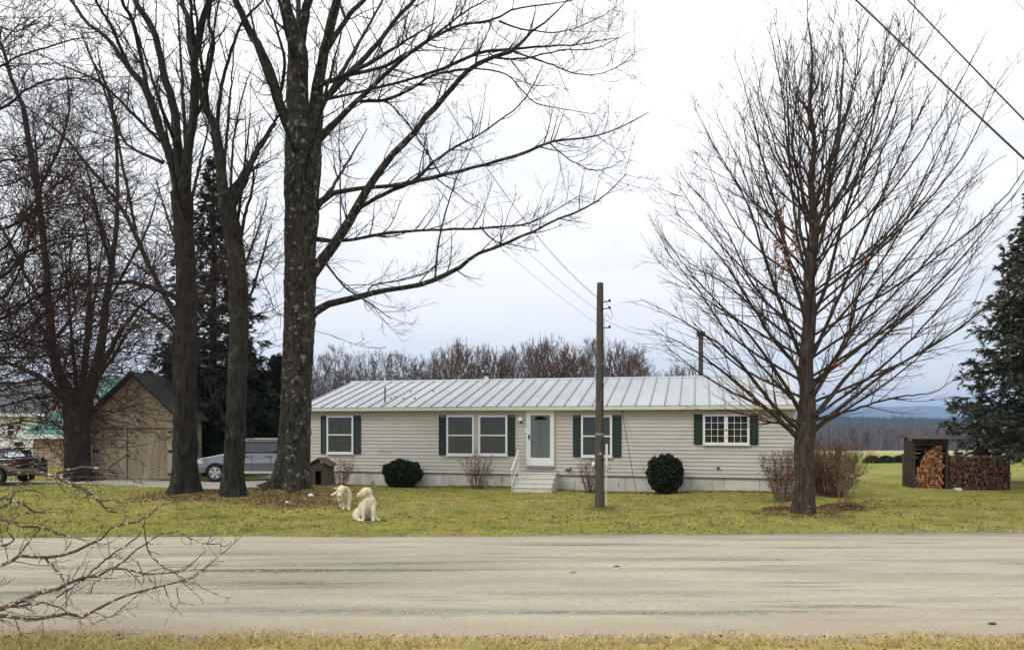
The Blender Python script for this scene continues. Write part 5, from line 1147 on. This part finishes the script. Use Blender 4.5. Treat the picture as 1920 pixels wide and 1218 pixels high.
def shrub(name, label, px, py_base, wpx, hpx, matk, seed, Y=None, stems=26, dens=5.0, up=.3, leaves=0, r=.011):
    rng = np.random.default_rng(seed)
    if Y is None: Y = L0.y + sx_(px) * uy - .8
    s_ = Y / F; x = (px - 960) * s_; w, h = wpx * s_ / 2, hpx * s_; g = gz(x, Y); root = empty(name, (x, Y, g), label=label, cat='shrub')
    a = rng.random(stems) * 2 * math.pi; rr_ = rng.random(stems) ** .5; S = np.stack([x + np.cos(a) * rr_ * w * .36, Y + np.sin(a) * rr_ * w * .34, np.full(stems, g - .04)], 1)
    D = unit(np.stack([np.cos(a) * rr_ * w * 1.05, np.sin(a) * rr_ * w * .9, np.full(stems, h)], 1)); P_, r_ = walk(S, D, h * rng.uniform(.75, 1.12, stems), np.full(stems, r), .004, 10, up, .07, rng)
    V, Q = tubes(P_, r_, 5); o = link('stems', mesh_np('stems', V, [Q]), root, mat=M[matk], world=True); o['kind'] = 'stuff'
    P1, r1 = spawn(P_, r_, dens * 2, .2, 38, (.15 * h, .5 * h), .6, .006, .004, 6, .2, .12, rng, .4); P2, r2 = spawn(P1, r1, dens * 2.2, .1, 42, (.10, .24), .7, .005, .0035, 4, .1, .15, rng, .3)
    V, Q = join_tubes([(P1, r1, 3), (P2, r2, 3)]); o = link('twigs', mesh_np('twigs', V, [Q]), root, mat=M[matk], world=True); o['kind'] = 'stuff'
    if leaves:
        al = np.concatenate([P1.reshape(-1, 3), P2.reshape(-1, 3)]); k = rng.choice(len(al), min(leaves, len(al)), replace=False); o = link('dried_leaves', leaves_mesh('dried_leaves', al[k] + rng.normal(size=(len(k), 3)) * .03, .032, rng), root, mat=M['litter'], world=True); o['kind'] = 'stuff'
    return root
shrub('bare_shrub', 'bare reddish shrub in front of the skirting left of the steps', 895, 915, 56, 62, 'shrub_red', 91, leaves=260)
shrub('bare_shrub', 'dark red bare shrub half hidden behind the short pole', 1106, 918, 44, 60, 'shrub_red', 92, leaves=200, stems=34)
shrub('bare_shrub', 'brown bare shrub between the dog house and the first window', 636, 908, 60, 52, 'shrub_red', 93, leaves=200, stems=34)
shrub('bare_shrub', 'brown bare shrub hiding the right corner of the house', 1468, 932, 66, 88, 'shrub_red', 94, Y=23.6, leaves=500, stems=52)
shrub('bare_shrub', 'broad reddish brown shrub right of the young maple', 1558, 928, 120, 98, 'shrub_red', 95, Y=25.2, leaves=1500, stems=120, r=.012, dens=6)
shrub('bare_shrub', 'pale stemmed shrub growing from the round earth bed', 1585, 953, 60, 92, 'shrub_tan', 96, Y=gy(953), leaves=60, stems=12)
shrub('bare_shrub', 'thin tan stems left of the young maple trunk', 1462, 958, 36, 70, 'shrub_tan', 97, Y=gy(958), leaves=30, stems=8)
for px, lab in ((1636, 'small dark bush at the edge of the far field, left one'), (1662, 'small dark bush at the edge of the far field, middle one'), (1690, 'small dark bush at the edge of the far field, right one')):
    Y = 47; x = (px - 960) / F * Y; rng = np.random.default_rng(px); n = 1800; u = unit(rng.normal(size=(n, 3))) * rng.uniform(.7, 1, (n, 1)); u[:, 2] = np.abs(u[:, 2]) * .85
    rt_ = empty('field_bush', (x, Y, 0), label=lab, cat='bush', group='bushes along the far field')
    o = link('foliage', leaves_mesh('foliage', u * [.62, .6, .62] * rng.uniform(.8, 1.1) + [x, Y, -.05], .07, rng), rt_, mat=M['needles_dark'], world=True); o['kind'] = 'stuff'

# ---------------------------------------------------------------- woods behind the house
def far_tree_mesh(seed, H, spread, bush):
    rng = np.random.default_rng(seed); tr = resample([(0, 0, -.3, .16), (rng.normal() * .2, rng.normal() * .2, H * .4, .12), (rng.normal() * .4, rng.normal() * .4, H, .02)], 26)
    nl = 22; S = []; D = []; Ln = []
    for k in range(nl):
        t = .18 + .75 * (k + rng.random()) / nl if not bush else .03 + .7 * (k + rng.random()) / nl; az = k * 2.4; el = math.radians(38 + 30 * t); S.append(tr[int(t * 25)][:3]); D.append((math.cos(az) * math.cos(el), math.sin(az) * math.cos(el), math.sin(el))); Ln.append(spread * (1.15 - .75 * t) * rng.uniform(.8, 1.15))
    P0, r0 = walk(np.array(S), unit(np.array(D)), np.array(Ln), np.full(nl, .06), .02, 8, .35, .07, rng)
    P1, r1 = spawn(P0, r0, 3.0, .10, 34, (1.2, 3.0), .6, .038, .027, 6, .4, .08, rng, .4); P2, r2 = spawn(P1, r1, 2.8, .1, 34, (.7, 1.8), .7, .032, .027, 4, .3, .1, rng, .4, maxn=3800)
    Vt, Qt = tubes(tr[None, :, :3], tr[None, :, 3], 6); V, Q = join_tubes([(P0, r0, 4), (P1, r1, 3), (P2, r2, 3)])
    return mesh_np('trunk', Vt, [Qt]), mesh_np('crown', V, [Q])
FT = {('brown', k): far_tree_mesh(100 + k, 11 + k * .7, 4.4, k % 2) for k in range(3)}
FT.update({('grey', k): far_tree_mesh(120 + k, 12 + k * .6, 4.2, 0) for k in range(3)})
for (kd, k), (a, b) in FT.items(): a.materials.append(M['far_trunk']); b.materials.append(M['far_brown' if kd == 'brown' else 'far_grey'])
FH = {q: max(v.co.z for v in m_[1].vertices) for q, m_ in FT.items()}
rng = np.random.default_rng(131)
prof = [(560,700),(590,668),(620,655),(650,668),(700,662),(735,668),(770,672),(800,662),(835,645),(865,640),(900,648),(935,655),(965,642),(1000,636),(1040,644),(1080,655),(1110,640),(1150,646),(1185,650),(1210,662),(1225,700),(1245,690),(1262,668),(1290,665),(1310,690)]
cols = {0: 'grey', 1: 'brown'}; cnt = 0
side_words = {'brown': 'reddish brown', 'grey': 'grey'}
def add_far(px, py_top, Y, kd, k):
    a, b = FT[(kd, k)]; zb = far_height(np.array([0.0]), np.array([float(Y)]))[0]; x = (px - 960) / F * Y; topz = EYE + (HOR - py_top) / F * Y; H0 = FH[(kd, k)]; sc2 = (topz - zb) / H0
    if px < 540: where = 'far off between the trunks at the left'
    elif px > 1500: where = 'far off in the valley left of the wood shed'
    else: where = ['in the woods above the far left end of the house roof', 'in the woods above the roof vent pipe', 'in the woods above the white roof flue', 'in the woods above the front door', 'in the woods just left of the short pole', 'in the woods just right of the short pole', 'in the small clump between the pole and the rear pole'][int(np.searchsorted([680, 800, 930, 1040, 1122, 1225], px))]
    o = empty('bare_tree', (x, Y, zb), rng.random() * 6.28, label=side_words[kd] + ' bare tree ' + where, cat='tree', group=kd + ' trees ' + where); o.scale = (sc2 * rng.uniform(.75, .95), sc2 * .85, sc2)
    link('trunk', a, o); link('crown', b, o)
for i in range(58):
    px = 556 + (1222 - 556) * (i + rng.random() * .8) / 58; t = np.interp(px, [p[0] for p in prof], [p[1] for p in prof]) + rng.uniform(-22, 6)
    kd = 'grey' if px < 760 or rng.random() < .3 or 1100 < px < 1150 else 'brown'
    add_far(px, t, rng.uniform(92, 125), kd, int(rng.integers(3)))
for px, t in ((1252, 684), (1272, 668), (1292, 672), (1240, 694)): add_far(px, t, rng.uniform(105, 120), 'brown', int(rng.integers(3)))
for px, t in ((300, 730), (10, 725), (40, 735), (520, 700), (90, 740), (-40, 720), (1660, 818), (1625, 806), (1600, 800), (1700, 812), (1735, 808)):
    add_far(px, t, 118 if px < 1000 else 150, 'grey' if px < 1000 else 'brown', int(rng.integers(3)))
# low brush at the foot of the woods
rng = np.random.default_rng(141); nb2 = 2200; S = np.stack([rng.uniform(-42, 25, nb2), rng.uniform(84, 130, nb2), np.full(nb2, -2.2)], 1)
D = unit(np.stack([rng.normal(size=nb2) * .35, rng.normal(size=nb2) * .35, np.ones(nb2)], 1)); P_, r_ = walk(S, D, rng.uniform(5.5, 10.5, nb2), np.full(nb2, .04), .02, 6, .1, .1, rng)
P1, r1 = spawn(P_, r_, .7, .3, 35, (.8, 2), .7, .025, .016, 4, .3, .1, rng, .3, maxn=6500); V, Q = join_tubes([(P_, r_, 3), (P1, r1, 3)])
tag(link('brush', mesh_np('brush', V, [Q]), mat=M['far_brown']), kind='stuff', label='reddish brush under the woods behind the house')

# trees on the far hillsides, too many and too far to tell apart
def hill_woods(name, label, n, x0, x1, y0, y1, hfun, hgt, matk, seed, wfac=.28):
    rng = np.random.default_rng(seed); X = rng.uniform(x0, x1, n); Y = rng.uniform(y0, y1, n); Z = hfun(X, Y); H = hgt * rng.uniform(.6, 1.2, n) * (.75 + .5 * vnoise(X, Y, 40, seed))
    k = 10; u = rng.normal(size=(n, k, 3)) * [1, 1, .5]; c = np.stack([X, Y, Z + H * .55], 1)[:, None] + u * (H * wfac)[:, None, None]
    t = c + np.stack([rng.normal(size=(n, k)) * .25, rng.normal(size=(n, k)) * .25, np.ones((n, k))], -1) * (H * .4)[:, None, None]; s = (H * .035)[:, None, None] * np.stack([rng.normal(size=(n, k)), rng.normal(size=(n, k)), np.zeros((n, k))], -1) * 1.6
    b = c - (t - c) * .5; V = np.stack([b - s, b + s, t], 2).reshape(-1, 3)
    tag(link(name, mesh_np(name, V, [np.arange(len(V)).reshape(-1, 3)], smooth=False), mat=M[matk]), kind='stuff', label=label)
M['hill_brown'] = leafmat('hill_woods_brown', [(.085, .058, .055), (.14, .10, .085), (.06, .05, .045), (.18, .13, .11)], .9)
M['hill_green'] = leafmat('hill_woods_green', [(.018, .032, .018), (.035, .05, .028), (.05, .055, .04)], .9)
def hsurf(Y0_, dep, zb, top):
    return lambda X, Y: zb + (np.array([top(x) for x in X]) - zb) * np.sin(np.clip((Y - Y0_) / dep, 0, 1) * math.pi * .5) ** .8
wt = lambda x: -9 + 2.5 * math.sin(x / 160 + .4) + 1.5 * math.sin(x / 51) + 12 / (1 + math.exp((x + 150) / 40))
gt = lambda x: -6 + 12 / (1 + math.exp(-(x - 690) / 30)) + 3 * math.sin(x / 90) + 26 / (1 + math.exp((x + 150) / 60))
hill_woods('hillside_woods', 'brown bare woods covering the hillside beyond the fields', 9000, 160, 720, 520, 930, hsurf(520, 420, -24, wt), 9, 'hill_brown', 201)
hill_woods('hillside_woods', 'dark bare woods on the hillside at the far left', 2500, -700, -330, 520, 930, hsurf(520, 420, -24, wt), 10, 'hill_brown', 203)
hill_woods('evergreen_woods', 'dark evergreen woods on the ridge beyond', 4500, 450, 1300, 1350, 1800, hsurf(1300, 500, -40, gt), 13, 'hill_green', 205)

# the air: one closed box round everything, pale and thin
hz = MB().box(-13500, 13500, -13500, 13500, -90, 260).mesh('haze'); ho = link('haze', hz); ho['kind'] = 'stuff'; ho['label'] = 'thin pale haze in the valley air'
hm = bpy.data.materials.new('haze'); hm.use_nodes = True; hn = hm.node_tree.nodes; hn.clear(); hout = hn.new('ShaderNodeOutputMaterial'); hv = hn.new('ShaderNodeVolumePrincipled')
hv.inputs['Color'].default_value = (.42, .64, 1.0, 1); hv.inputs['Density'].default_value = 1.7e-4; hv.inputs['Anisotropy'].default_value = .2
hm.node_tree.links.new(hv.outputs[0], hout.inputs['Volume']); hz.materials.append(hm)

# ---------------------------------------------------------------- lawn, verge, litter, stones
def blades(name, X, Y, hgt, wid, matk, rng, lean=.5, label=None, z=None):
    m = len(X); Z = ground(X, Y) if z is None else z; b = np.stack([X, Y, Z - .005], 1); a = rng.random(m) * 2 * np.pi; w_ = np.stack([np.cos(a), np.sin(a), np.zeros(m)], 1) * wid * rng.uniform(.6, 1.4, (m, 1))
    t = b + np.stack([rng.normal(size=m) * lean, rng.normal(size=m) * lean, np.ones(m)], 1) * (hgt * rng.uniform(.4, 1.3, m))[:, None]
    V = np.stack([b - w_, b + w_, t], 1).reshape(-1, 3); return tag(link(name, mesh_np(name, V, [np.arange(3 * m).reshape(-1, 3)], smooth=False), mat=M[matk]), kind='stuff', label=label)
M['grass'] = leafmat('lawn_blades', [(.17, .19, .032), (.31, .315, .056), (.47, .425, .115), (.26, .275, .046), (.56, .49, .20)], .8, patch=(((.47, .40, .15), .8, .50, .68, .6), ((.11, .15, .03), .9, .52, .66, .7), ((.23, .165, .085), 2.2, .54, .66, .75)))
M['grass_dry'] = leafmat('verge_blades', [(.34, .29, .06), (.56, .47, .17), (.68, .58, .30), (.36, .23, .11), (.30, .28, .055)], .85)
rng = np.random.default_rng(151)
N1 = 520000; X = rng.uniform(-1, 1, N1); Yl = 16.0 + 16 * rng.random(N1) ** 1.35; X = X * (Yl * .72 + 1)
keep = (Yl > road_far(X) - .05 - .25 * rng.random(N1) ** 3 - .75 * np.clip(vnoise(X, Yl * .5, .9, 31) - .45, 0, 1))
# nothing under the house, garage, steps; less on the worn earth
s_ = (X - L0.x) * ux + (Yl - L0.y) * uy; d_ = -(X - L0.x) * uy + (Yl - L0.y) * ux; keep &= ~((s_ > -.05) & (s_ < HL + .05) & (d_ > -.05))
keep &= ~((s_ > sc_ - .75) & (s_ < sc_ + .75) & (d_ > -1.5)); keep &= ~((X > gxa - .1) & (X < gxb + .1) & (Yl > GY0 - .2))
drv = (np.abs(Yl - np.interp(X, [-24, -18, -13, -9.9], [30.2, 30.3, 29.6, 30.9])) < np.interp(X, [-24, -18, -13, -9.9], [.85, .8, 1.35, 1.5])) & (X < -8.6); keep &= ~drv
worn = np.zeros(N1)
for cx, cy, r, r2 in ((-6.4, 22.3, 1.7, 1.3), (-7.3, 24.6, 2.6, 1.7), (-8.9, 23.0, 1.9, 1.4), (-10.2, 23.6, 1.8, 1.5), (7.6, 19.6, 1.2, .8), (8.9, 21.0, 1.2, .6), (-9.3, 26.5, 3.2, 2.2), (2.9, 20.9, 2.2, .55)): worn = np.maximum(worn, np.clip(1.15 - np.sqrt(((X - cx) / r) ** 2 + ((Yl - cy) / r2) ** 2), 0, .6) / .6)
keep &= rng.random(N1) > worn * .8 * (vnoise(X, Yl, .5, 3) > .3); keep &= rng.random(N1) < .35 + .65 * np.clip(vnoise(X, Yl, .35, 6) * 1.6, 0, 1)
blades('grass', X[keep], Yl[keep], .038, .0075, 'grass', rng, .7, 'short yellow green lawn between the road and the house')
N2 = 230000; X = rng.uniform(-9, 9, N2); Yv = 7.2 + 2.0 * rng.random(N2); dist = road_near(X) + .02 - Yv; keep = (dist > 0) & (rng.random(N2) < np.clip(.15 + dist * 2.2, 0, 1)) & (vnoise(X, Yv, .16, 12) > .22 + .2 * (vnoise(X, Yv, .7, 13) - .5))
zz = np.full(keep.sum(), .025); blades('verge_grass', X[keep], Yv[keep], .062, .0042, 'grass_dry', rng, 1.0, 'dry clumpy grass along the near edge of the road', z=zz)
def scatter_leaves(name, X, Y, size, matk, label, z0=.02, flat=.75):
    P_ = np.stack([X, Y, ground(X, Y) + z0 + rng.random(len(X)) * .02], 1); tag(link(name, leaves_mesh(name, P_, size, rng, flat), mat=M[matk]), kind='stuff', label=label)
n = 11000; a = rng.random(n); cl = rng.integers(0, 7, n); C_ = np.array([(-6.4, 22.3, 1.5, 1.1), (-7.4, 24.5, 2.2, 1.3), (-8.8, 22.8, 1.6, 1.1), (-10.2, 23.4, 1.5, 1.2), (-9.2, 26.4, 2.6, 1.8), (7.6, 19.6, .9, .5), (8.9, 21.0, .9, .45)])[cl]
X = C_[:, 0] + rng.normal(size=n) * C_[:, 2] * .6; Y = C_[:, 1] + rng.normal(size=n) * C_[:, 3] * .6; k = Y > 16.9
scatter_leaves('fallen_leaves', X[k], Y[k], .035, 'litter', 'brown fallen leaves under the trees')
n = 9000; X = rng.uniform(-22, 22, n); Y = rng.uniform(16.6, 28, n); kk_ = rng.random(n) < np.clip(1.9 * vnoise(X, Y, 1.3, 21) - .35, .05, 1); X = X[kk_]; Y = Y[kk_]; s_ = (X - L0.x) * ux + (Y - L0.y) * uy; d_ = -(X - L0.x) * uy + (Y - L0.y) * ux; k = ~((s_ > -.3) & (d_ > -.3)) 
scatter_leaves('scattered_leaves', X[k], Y[k], .035, 'litter', 'single fallen leaves scattered over the lawn', .025)
n = 1500; X = rng.uniform(-8, 8, n); Y = 7.4 + 1.0 * rng.random(n); scatter_leaves('verge_leaves', X, Y, .022, 'litter', 'small dead leaves in the verge grass', .045)
n = 2200; t = rng.uniform(0, HL, n); off = -.08 - np.abs(rng.normal(size=n)) * .2; X = L0.x + t * ux - off * uy; Y = L0.y + t * uy + off * ux; scatter_leaves('wall_leaves', X, Y, .035, 'litter', 'dead leaves drifted along the foot of the house wall')
def stones(name, X, Y, Z, size, label):
    m = len(X); o8 = np.array([(1, 0, 0), (0, 1, 0), (-1, 0, 0), (0, -1, 0), (0, 0, .8), (0, 0, -.8)]); f = np.array([(0, 1, 4), (1, 2, 4), (2, 3, 4), (3, 0, 4), (1, 0, 5), (2, 1, 5), (3, 2, 5), (0, 3, 5)])
    V = (o8[None] * rng.uniform(.6, 1.4, (m, 6, 1))) * (size * rng.random((m, 1, 1)) ** 2.5 * 1.6 + size * .35); a = rng.random(m) * 6.28; ca, sa = np.cos(a)[:, None], np.sin(a)[:, None]
    V = np.stack([V[..., 0] * ca - V[..., 1] * sa, V[..., 0] * sa + V[..., 1] * ca, V[..., 2] * .7], -1) + np.stack([X, Y, Z], 1)[:, None]
    tag(link(name, mesh_np(name, V.reshape(-1, 3), [(f[None] + np.arange(m)[:, None, None] * 6).reshape(-1, 3)], smooth=False), mat=M['stones']), kind='stuff', label=label)
n = 9000; X = rng.uniform(-8.5, 8.5, n); Y = road_near(X) + .10 + rng.normal(size=n) * .20; stones('edge_gravel', X, Y, np.full(n, .028), .009, 'loose gravel along the near road edge')
n = 9000; X = rng.uniform(-11, 11, n); Y = rng.uniform(9, 16, n); stones('road_stones', X, Y, np.full(n, .052), .0065, 'small loose stones on the road surface')
n = 2500; X = rng.uniform(-14, 14, n); Y = road_far(X) - np.abs(rng.normal(size=n)) * .18 + .05; stones('far_edge_gravel', X, Y, np.full(n, .035), .012, 'loose gravel along the lawn edge of the road')
for i, (px, py, r) in enumerate(((583, 938, .10), (607, 915, .09), (630, 928, .08), (538, 948, .07), (552, 925, .09))):
    Y = gy(py); x = (px - 960) / F * Y; m = MB().ell((0, 0, r * .35), (r, r * .8, r * .6), 10, 7)
    m.V = [tuple(Vector(v) * (1 + .22 * mnoise.noise(Vector(v) * 14 + Vector((i * 3, 0, 0))))) for v in m.V]
    tag(m.build('field_stone', M['rail'], loc=(x, Y, gz(x, Y)), smooth=True), label=('pale stone right of the maple root flare', 'pale stone nearest the dog house', 'pale stone behind the standing dog', 'pale stone on the road side of the maple roots', 'pale stone against the maple trunk')[i], cat='stone')
M['clod'] = mat('earth_clod', (.10, .085, .065), (.06, .05, .04), 20, .95)
for i, (px, py, w, lab) in enumerate(((1074, 1080, .06, 'dark clod lying in the middle of the road left of centre'), (1156, 1067, .045, 'dark clod on the road just right of the other one'), (1860, 1176, .045, 'dark stick lying on the gravel at the lower right corner'), (1691, 1003, .09, 'dark clod at the far road edge on the right'), (1458, 1054, .035, 'small dark stone on the road below the young maple'))):
    Y = gy(py); x = (px - 960) / F * Y; m = MB().ell((0, 0, .002), (w * 1.2, w * .5, .014), 10, 6); m.V = [tuple(Vector(v) * (1 + .3 * mnoise.noise(Vector(v) * 20 + Vector((i * 5, 1, 0))))) for v in m.V]
    tag(m.build('clod' if i != 2 else 'stick', M['clod'], loc=(x, Y, .052 if i != 3 else .028), smooth=True), label=lab, cat='clod' if i != 2 else 'stick')
# low mounded beds at the young maple
M['bed'] = mat('leafy_earth', (.13, .06, .035), (.07, .04, .026), 9, .95, .01)
for px, py, w, lab in ((1577, 953, .62, 'round bed of dark red earth under the pale stemmed shrub'), (1462, 958, .5, 'small bed of dark red earth left of the young maple trunk')):
    Y = gy(py); x = (px - 960) / F * Y; m = MB().ell((0, 0, -.02), (w, w * .55, .09), 22, 10)
    m.V = [tuple(Vector(v) * (1 + .12 * mnoise.noise(Vector(v) * 6))) for v in m.V]
    tag(m.build('earth_bed', M['bed'], loc=(x, Y, gz(x, Y)), smooth=True), label=lab, cat='flower bed')
    n = 500; rg = np.random.default_rng(px); aa = rg.random(n) * 6.28; q = rg.random(n) ** .5 * w * 1.15; Xq = x + np.cos(aa) * q; Yq = Y + np.sin(aa) * q * .6
    tag(link('bed_leaves', leaves_mesh('bed_leaves', np.stack([Xq, Yq, ground(Xq, Yq) + .10 * np.sqrt(np.clip(1 - (q / w) ** 2, 0, 1)) + .01], 1), .04, rg, .6), mat=M['litter']), kind='stuff', label='brown leaves on the ' + lab.split(' of ')[0])

# longer tufts that the mower missed, round trunks, the pole and along the walls
n = 26000; c = rng.integers(0, 420, n); ccx = rng.uniform(-17, 17, 420); ccy = rng.uniform(17, 27.5, 420)
for i, (x, y, r) in enumerate([(-7.5, 25.1, .75), (-10.3, 23.5, .55), (-8.5, 22.7, .45), (7.55, 19.35, .36), (pb.x, pb.y, .2)]):
    for q in range(30): a = q / 30 * 6.283; ccx[i * 30 + q] = x + math.cos(a) * r * 1.1; ccy[i * 30 + q] = y + math.sin(a) * r * 1.1
for q in range(80): t = q / 80 * HL; ccx[200 + q] = L0.x + t * ux - .14 * -uy * -1; ccy[200 + q] = L0.y + t * uy - .16 * ux
X = ccx[c] + rng.normal(size=n) * .09; Y = ccy[c] + rng.normal(size=n) * .07; k = Y > road_far(X) + .1
s_ = (X - L0.x) * ux + (Y - L0.y) * uy; d_ = -(X - L0.x) * uy + (Y - L0.y) * ux; k &= ~((s_ > 0) & (d_ > -.06)); k &= ~((s_ > sc_ - .75) & (s_ < sc_ + .75) & (d_ > -1.5))
blades('grass_tufts', X[k], Y[k], .085, .008, 'grass', rng, .5, 'longer grass tufts round the trunks and walls')

# ---------------------------------------------------------------- dogs
M['fur'] = mat('cream_fur', (.80, .72, .54), (.70, .61, .43), 7, .9, .004, contrast=.25)
M['nose'] = mat('dark_nose', (.035, .022, .018), (.05, .03, .025), 9, .5)
M['mouth'] = mat('open_mouth', (.10, .035, .03), (.06, .02, .018), 9, .6)
def solid(name, parent, balls, limbs, matk, vox=.014, smooth=6, fur=0, furlen=.03, seed=1):
    """one continuous surface grown over ellipsoids and tapering limbs; balls: (centre, radii), limbs: [(point, radius), ...]"""
    m = MB()
    for c, r in balls: m.ell(c, r, 16, 12)
    for ch in limbs:
        C = resample([(*p, r) for p, r in ch], max(6, 4 * len(ch)))
        for a, b in zip(C[:-1], C[1:]): m.cyl(a[:3], b[:3], a[3], b[3], n=12)
        for a in C: m.ell(a[:3], (a[3] * .995,) * 3, 10, 8)
    o = m.build(name, M[matk], parent, smooth=True)
    r_ = o.modifiers.new('remesh', 'REMESH'); r_.mode = 'VOXEL'; r_.voxel_size = vox; r_.use_smooth_shade = True
    s1 = o.modifiers.new('smooth', 'SMOOTH'); s1.factor = .6; s1.iterations = smooth
    dt = bpy.data.textures.get('fur_clumps') or bpy.data.textures.new('fur_clumps', 'CLOUDS'); dt.noise_scale = .03
    dm = o.modifiers.new('fur', 'DISPLACE'); dm.texture = dt; dm.strength = .016; dm.mid_level = .5
    if fur:
        bpy.context.view_layer.update(); ev = o.evaluated_get(bpy.context.evaluated_depsgraph_get()); me_ = ev.to_mesh(); n = len(me_.vertices)
        co = np.empty(n * 3, np.float32); me_.vertices.foreach_get('co', co); no = np.empty(n * 3, np.float32); me_.vertex_normals.foreach_get('vector', no); co = co.reshape(-1, 3); no = no.reshape(-1, 3)
        ev.to_mesh_clear(); rg = np.random.default_rng(seed); k = rg.integers(0, n, fur); b = co[k] + rg.normal(size=(fur, 3)) * .006; N_ = no[k]
        d = N_ * .55 + np.array([0, 0, -.75]) + rg.normal(size=(fur, 3)) * .3; d = unit(d - np.minimum((d * N_).sum(1, keepdims=True), 0) * N_); w_ = unit(np.cross(d, N_ + 1e-3)) * .0035
        L_ = furlen * rg.uniform(.5, 1.2, (fur, 1)) * np.clip(b[:, 2:3] / .12, .3, 1); b = b - N_ * .003; V = np.stack([b - w_, b + w_, b + d * L_], 1).reshape(-1, 3)
        q = link('coat', mesh_np('coat', V, [np.arange(len(V)).reshape(-1, 3)], smooth=False), parent, mat=M['coat']); q['kind'] = 'stuff'
    return o
M['coat'] = leafmat('cream_coat', [(.66, .57, .38), (.82, .75, .57), (.86, .81, .67), (.74, .65, .46)], .85)
def dog(root, balls, limbs, hc, yaw, pitch, hs, mouth, seed):
    """adds the head (+x towards the muzzle, z up) to the body so that dog is one surface; ears, eyes, nose stay parts"""
    Mh = Matrix.Translation(hc) @ Matrix.Rotation(yaw, 4, 'Z') @ Matrix.Rotation(-pitch, 4, 'Y') @ Matrix.Scale(hs, 4); T = lambda x, y, z: tuple(Mh @ Vector((x, y, z)))
    hl = [[(T(-.05, 0, .0), .088 * hs), (T(.015, 0, .012), .092 * hs), (T(.07, 0, -.008), .068 * hs), (T(.12, 0, -.026), .050 * hs), (T(.175, 0, -.032), .040 * hs)]]
    for sy in (-1, 1): hl.append([(T(.02, sy * .035, .045), .042 * hs), (T(.03, sy * .05, -.03), .045 * hs)])
    if mouth: hl.append([(T(.05, 0, -.07), .035 * hs), (T(.10, 0, -.098), .026 * hs), (T(.145, 0, -.105), .020 * hs)])
    solid('body', root, balls, limbs + hl, 'fur', .013, 5, 26000, .03, seed)
    for sy in (-1, 1):
        solid('ear', root, [], [[(T(-.02, sy * .075, .050), .022 * hs), (T(-.03, sy * .105, .015), .030 * hs), (T(-.025, sy * .110, -.045), .022 * hs), (T(-.01, sy * .105, -.075), .010 * hs)]], 'ear', .008, 3)
        MB().ell((0, 0, 0), (.013 * hs,) * 3, 8, 6).build('eye', M['nose'], root, loc=T(.078, sy * .046, .030), smooth=True)
    MB().ell((0, 0, 0), (.019 * hs, .024 * hs, .019 * hs), 10, 7).build('nose', M['nose'], root, loc=T(.213, 0, -.020), smooth=True)
    if mouth: MB().ell((0, 0, 0), (.036 * hs, .042 * hs, .026 * hs), 10, 8).build('mouth', M['mouth'], root, loc=T(.105, 0, -.068), smooth=True)
M['ear'] = mat('ear_fur', (.60, .47, .28), (.50, .38, .22), 12, .9, .004)
# sitting dog: haunches to the left, shoulders to the right, head turned left
Ys = gy(975); dxs = (686 - 960) / F * Ys; ds = empty('dog', (dxs, Ys, gz(dxs, Ys) + .005), label='cream dog sitting on the lawn with its head turned left', cat='dog')
balls = [((-.13, .10, .17), (.20, .19, .17)), ((-.02, .05, .31), (.19, .17, .19)), ((.08, .0, .45), (.18, .155, .17)), ((.10, -.04, .50), (.15, .13, .14))]
limbs = [[((.10, .0, .52), .125), ((.08, -.02, .61), .105), ((.04, -.03, .69), .09)],
         [((-.01, -.08, .42), .075), ((-.03, -.15, .27), .048), ((-.03, -.17, .13), .036), ((-.03, -.18, .05), .036), ((-.035, -.235, .03), .032)],
         [((.18, -.06, .42), .08), ((.215, -.13, .27), .05), ((.215, -.15, .13), .037), ((.215, -.16, .05), .037), ((.225, -.22, .03), .032)],
         [((-.20, .02, .17), .13), ((-.22, -.08, .11), .085), ((-.15, -.15, .045), .042), ((-.09, -.21, .03), .032)],
         [((.04, .14, .15), .11), ((.16, .04, .09), .07), ((.26, -.04, .045), .042), ((.36, -.10, .03), .030)],
         [((-.16, .26, .07), .04), ((-.02, .36, .04), .034), ((.16, .38, .035), .018)]]
dog(ds, balls, limbs, Vector((.01, -.05, .725)), math.radians(186), math.radians(-8), 1.12, False, 301)
# standing dog facing the camera, head carried low, tail out to the left
Yt = gy(958); dxt = (648 - 960) / F * Yt; dt_ = empty('dog', (dxt, Yt, gz(dxt, Yt) + .005), label='cream dog standing and facing the road with mouth open beside the sitting dog', cat='dog')
balls = [((-.17, .52, .46), (.15, .18, .16)), ((-.09, .28, .46), (.15, .22, .155)), ((-.02, .05, .47), (.155, .17, .17))]
limbs = [[((-.02, .0, .53), .13), ((-.05, -.12, .565), .105), ((-.07, -.18, .57), .09)],
         [((.085, .02, .42), .075), ((.10, -.03, .26), .048), ((.10, -.03, .13), .037), ((.10, -.04, .05), .038), ((.10, -.10, .03), .033)],
         [((-.11, .06, .42), .072), ((-.10, .14, .27), .046), ((-.08, .17, .15), .036), ((-.08, .14, .055), .036), ((-.08, .09, .035), .032)],
         [((-.12, .54, .40), .10), ((-.08, .48, .26), .062), ((-.09, .62, .16), .036), ((-.09, .57, .05), .036), ((-.09, .51, .03), .032)],
         [((-.26, .56, .40), .10), ((-.27, .50, .26), .062), ((-.27, .64, .16), .036), ((-.27, .60, .05), .036), ((-.27, .54, .03), .032)],
         [((-.26, .66, .50), .05), ((-.38, .62, .44), .04), ((-.52, .52, .38), .022)]]
dog(dt_, balls, limbs, Vector((-.07, -.21, .575)), math.radians(-90 - 8), math.radians(-30), 1.2, True, 307)
print('triangles', sum(len(o.data.polygons) * 2 for o in bpy.data.objects if o.type == 'MESH' and o.data.users < 3))
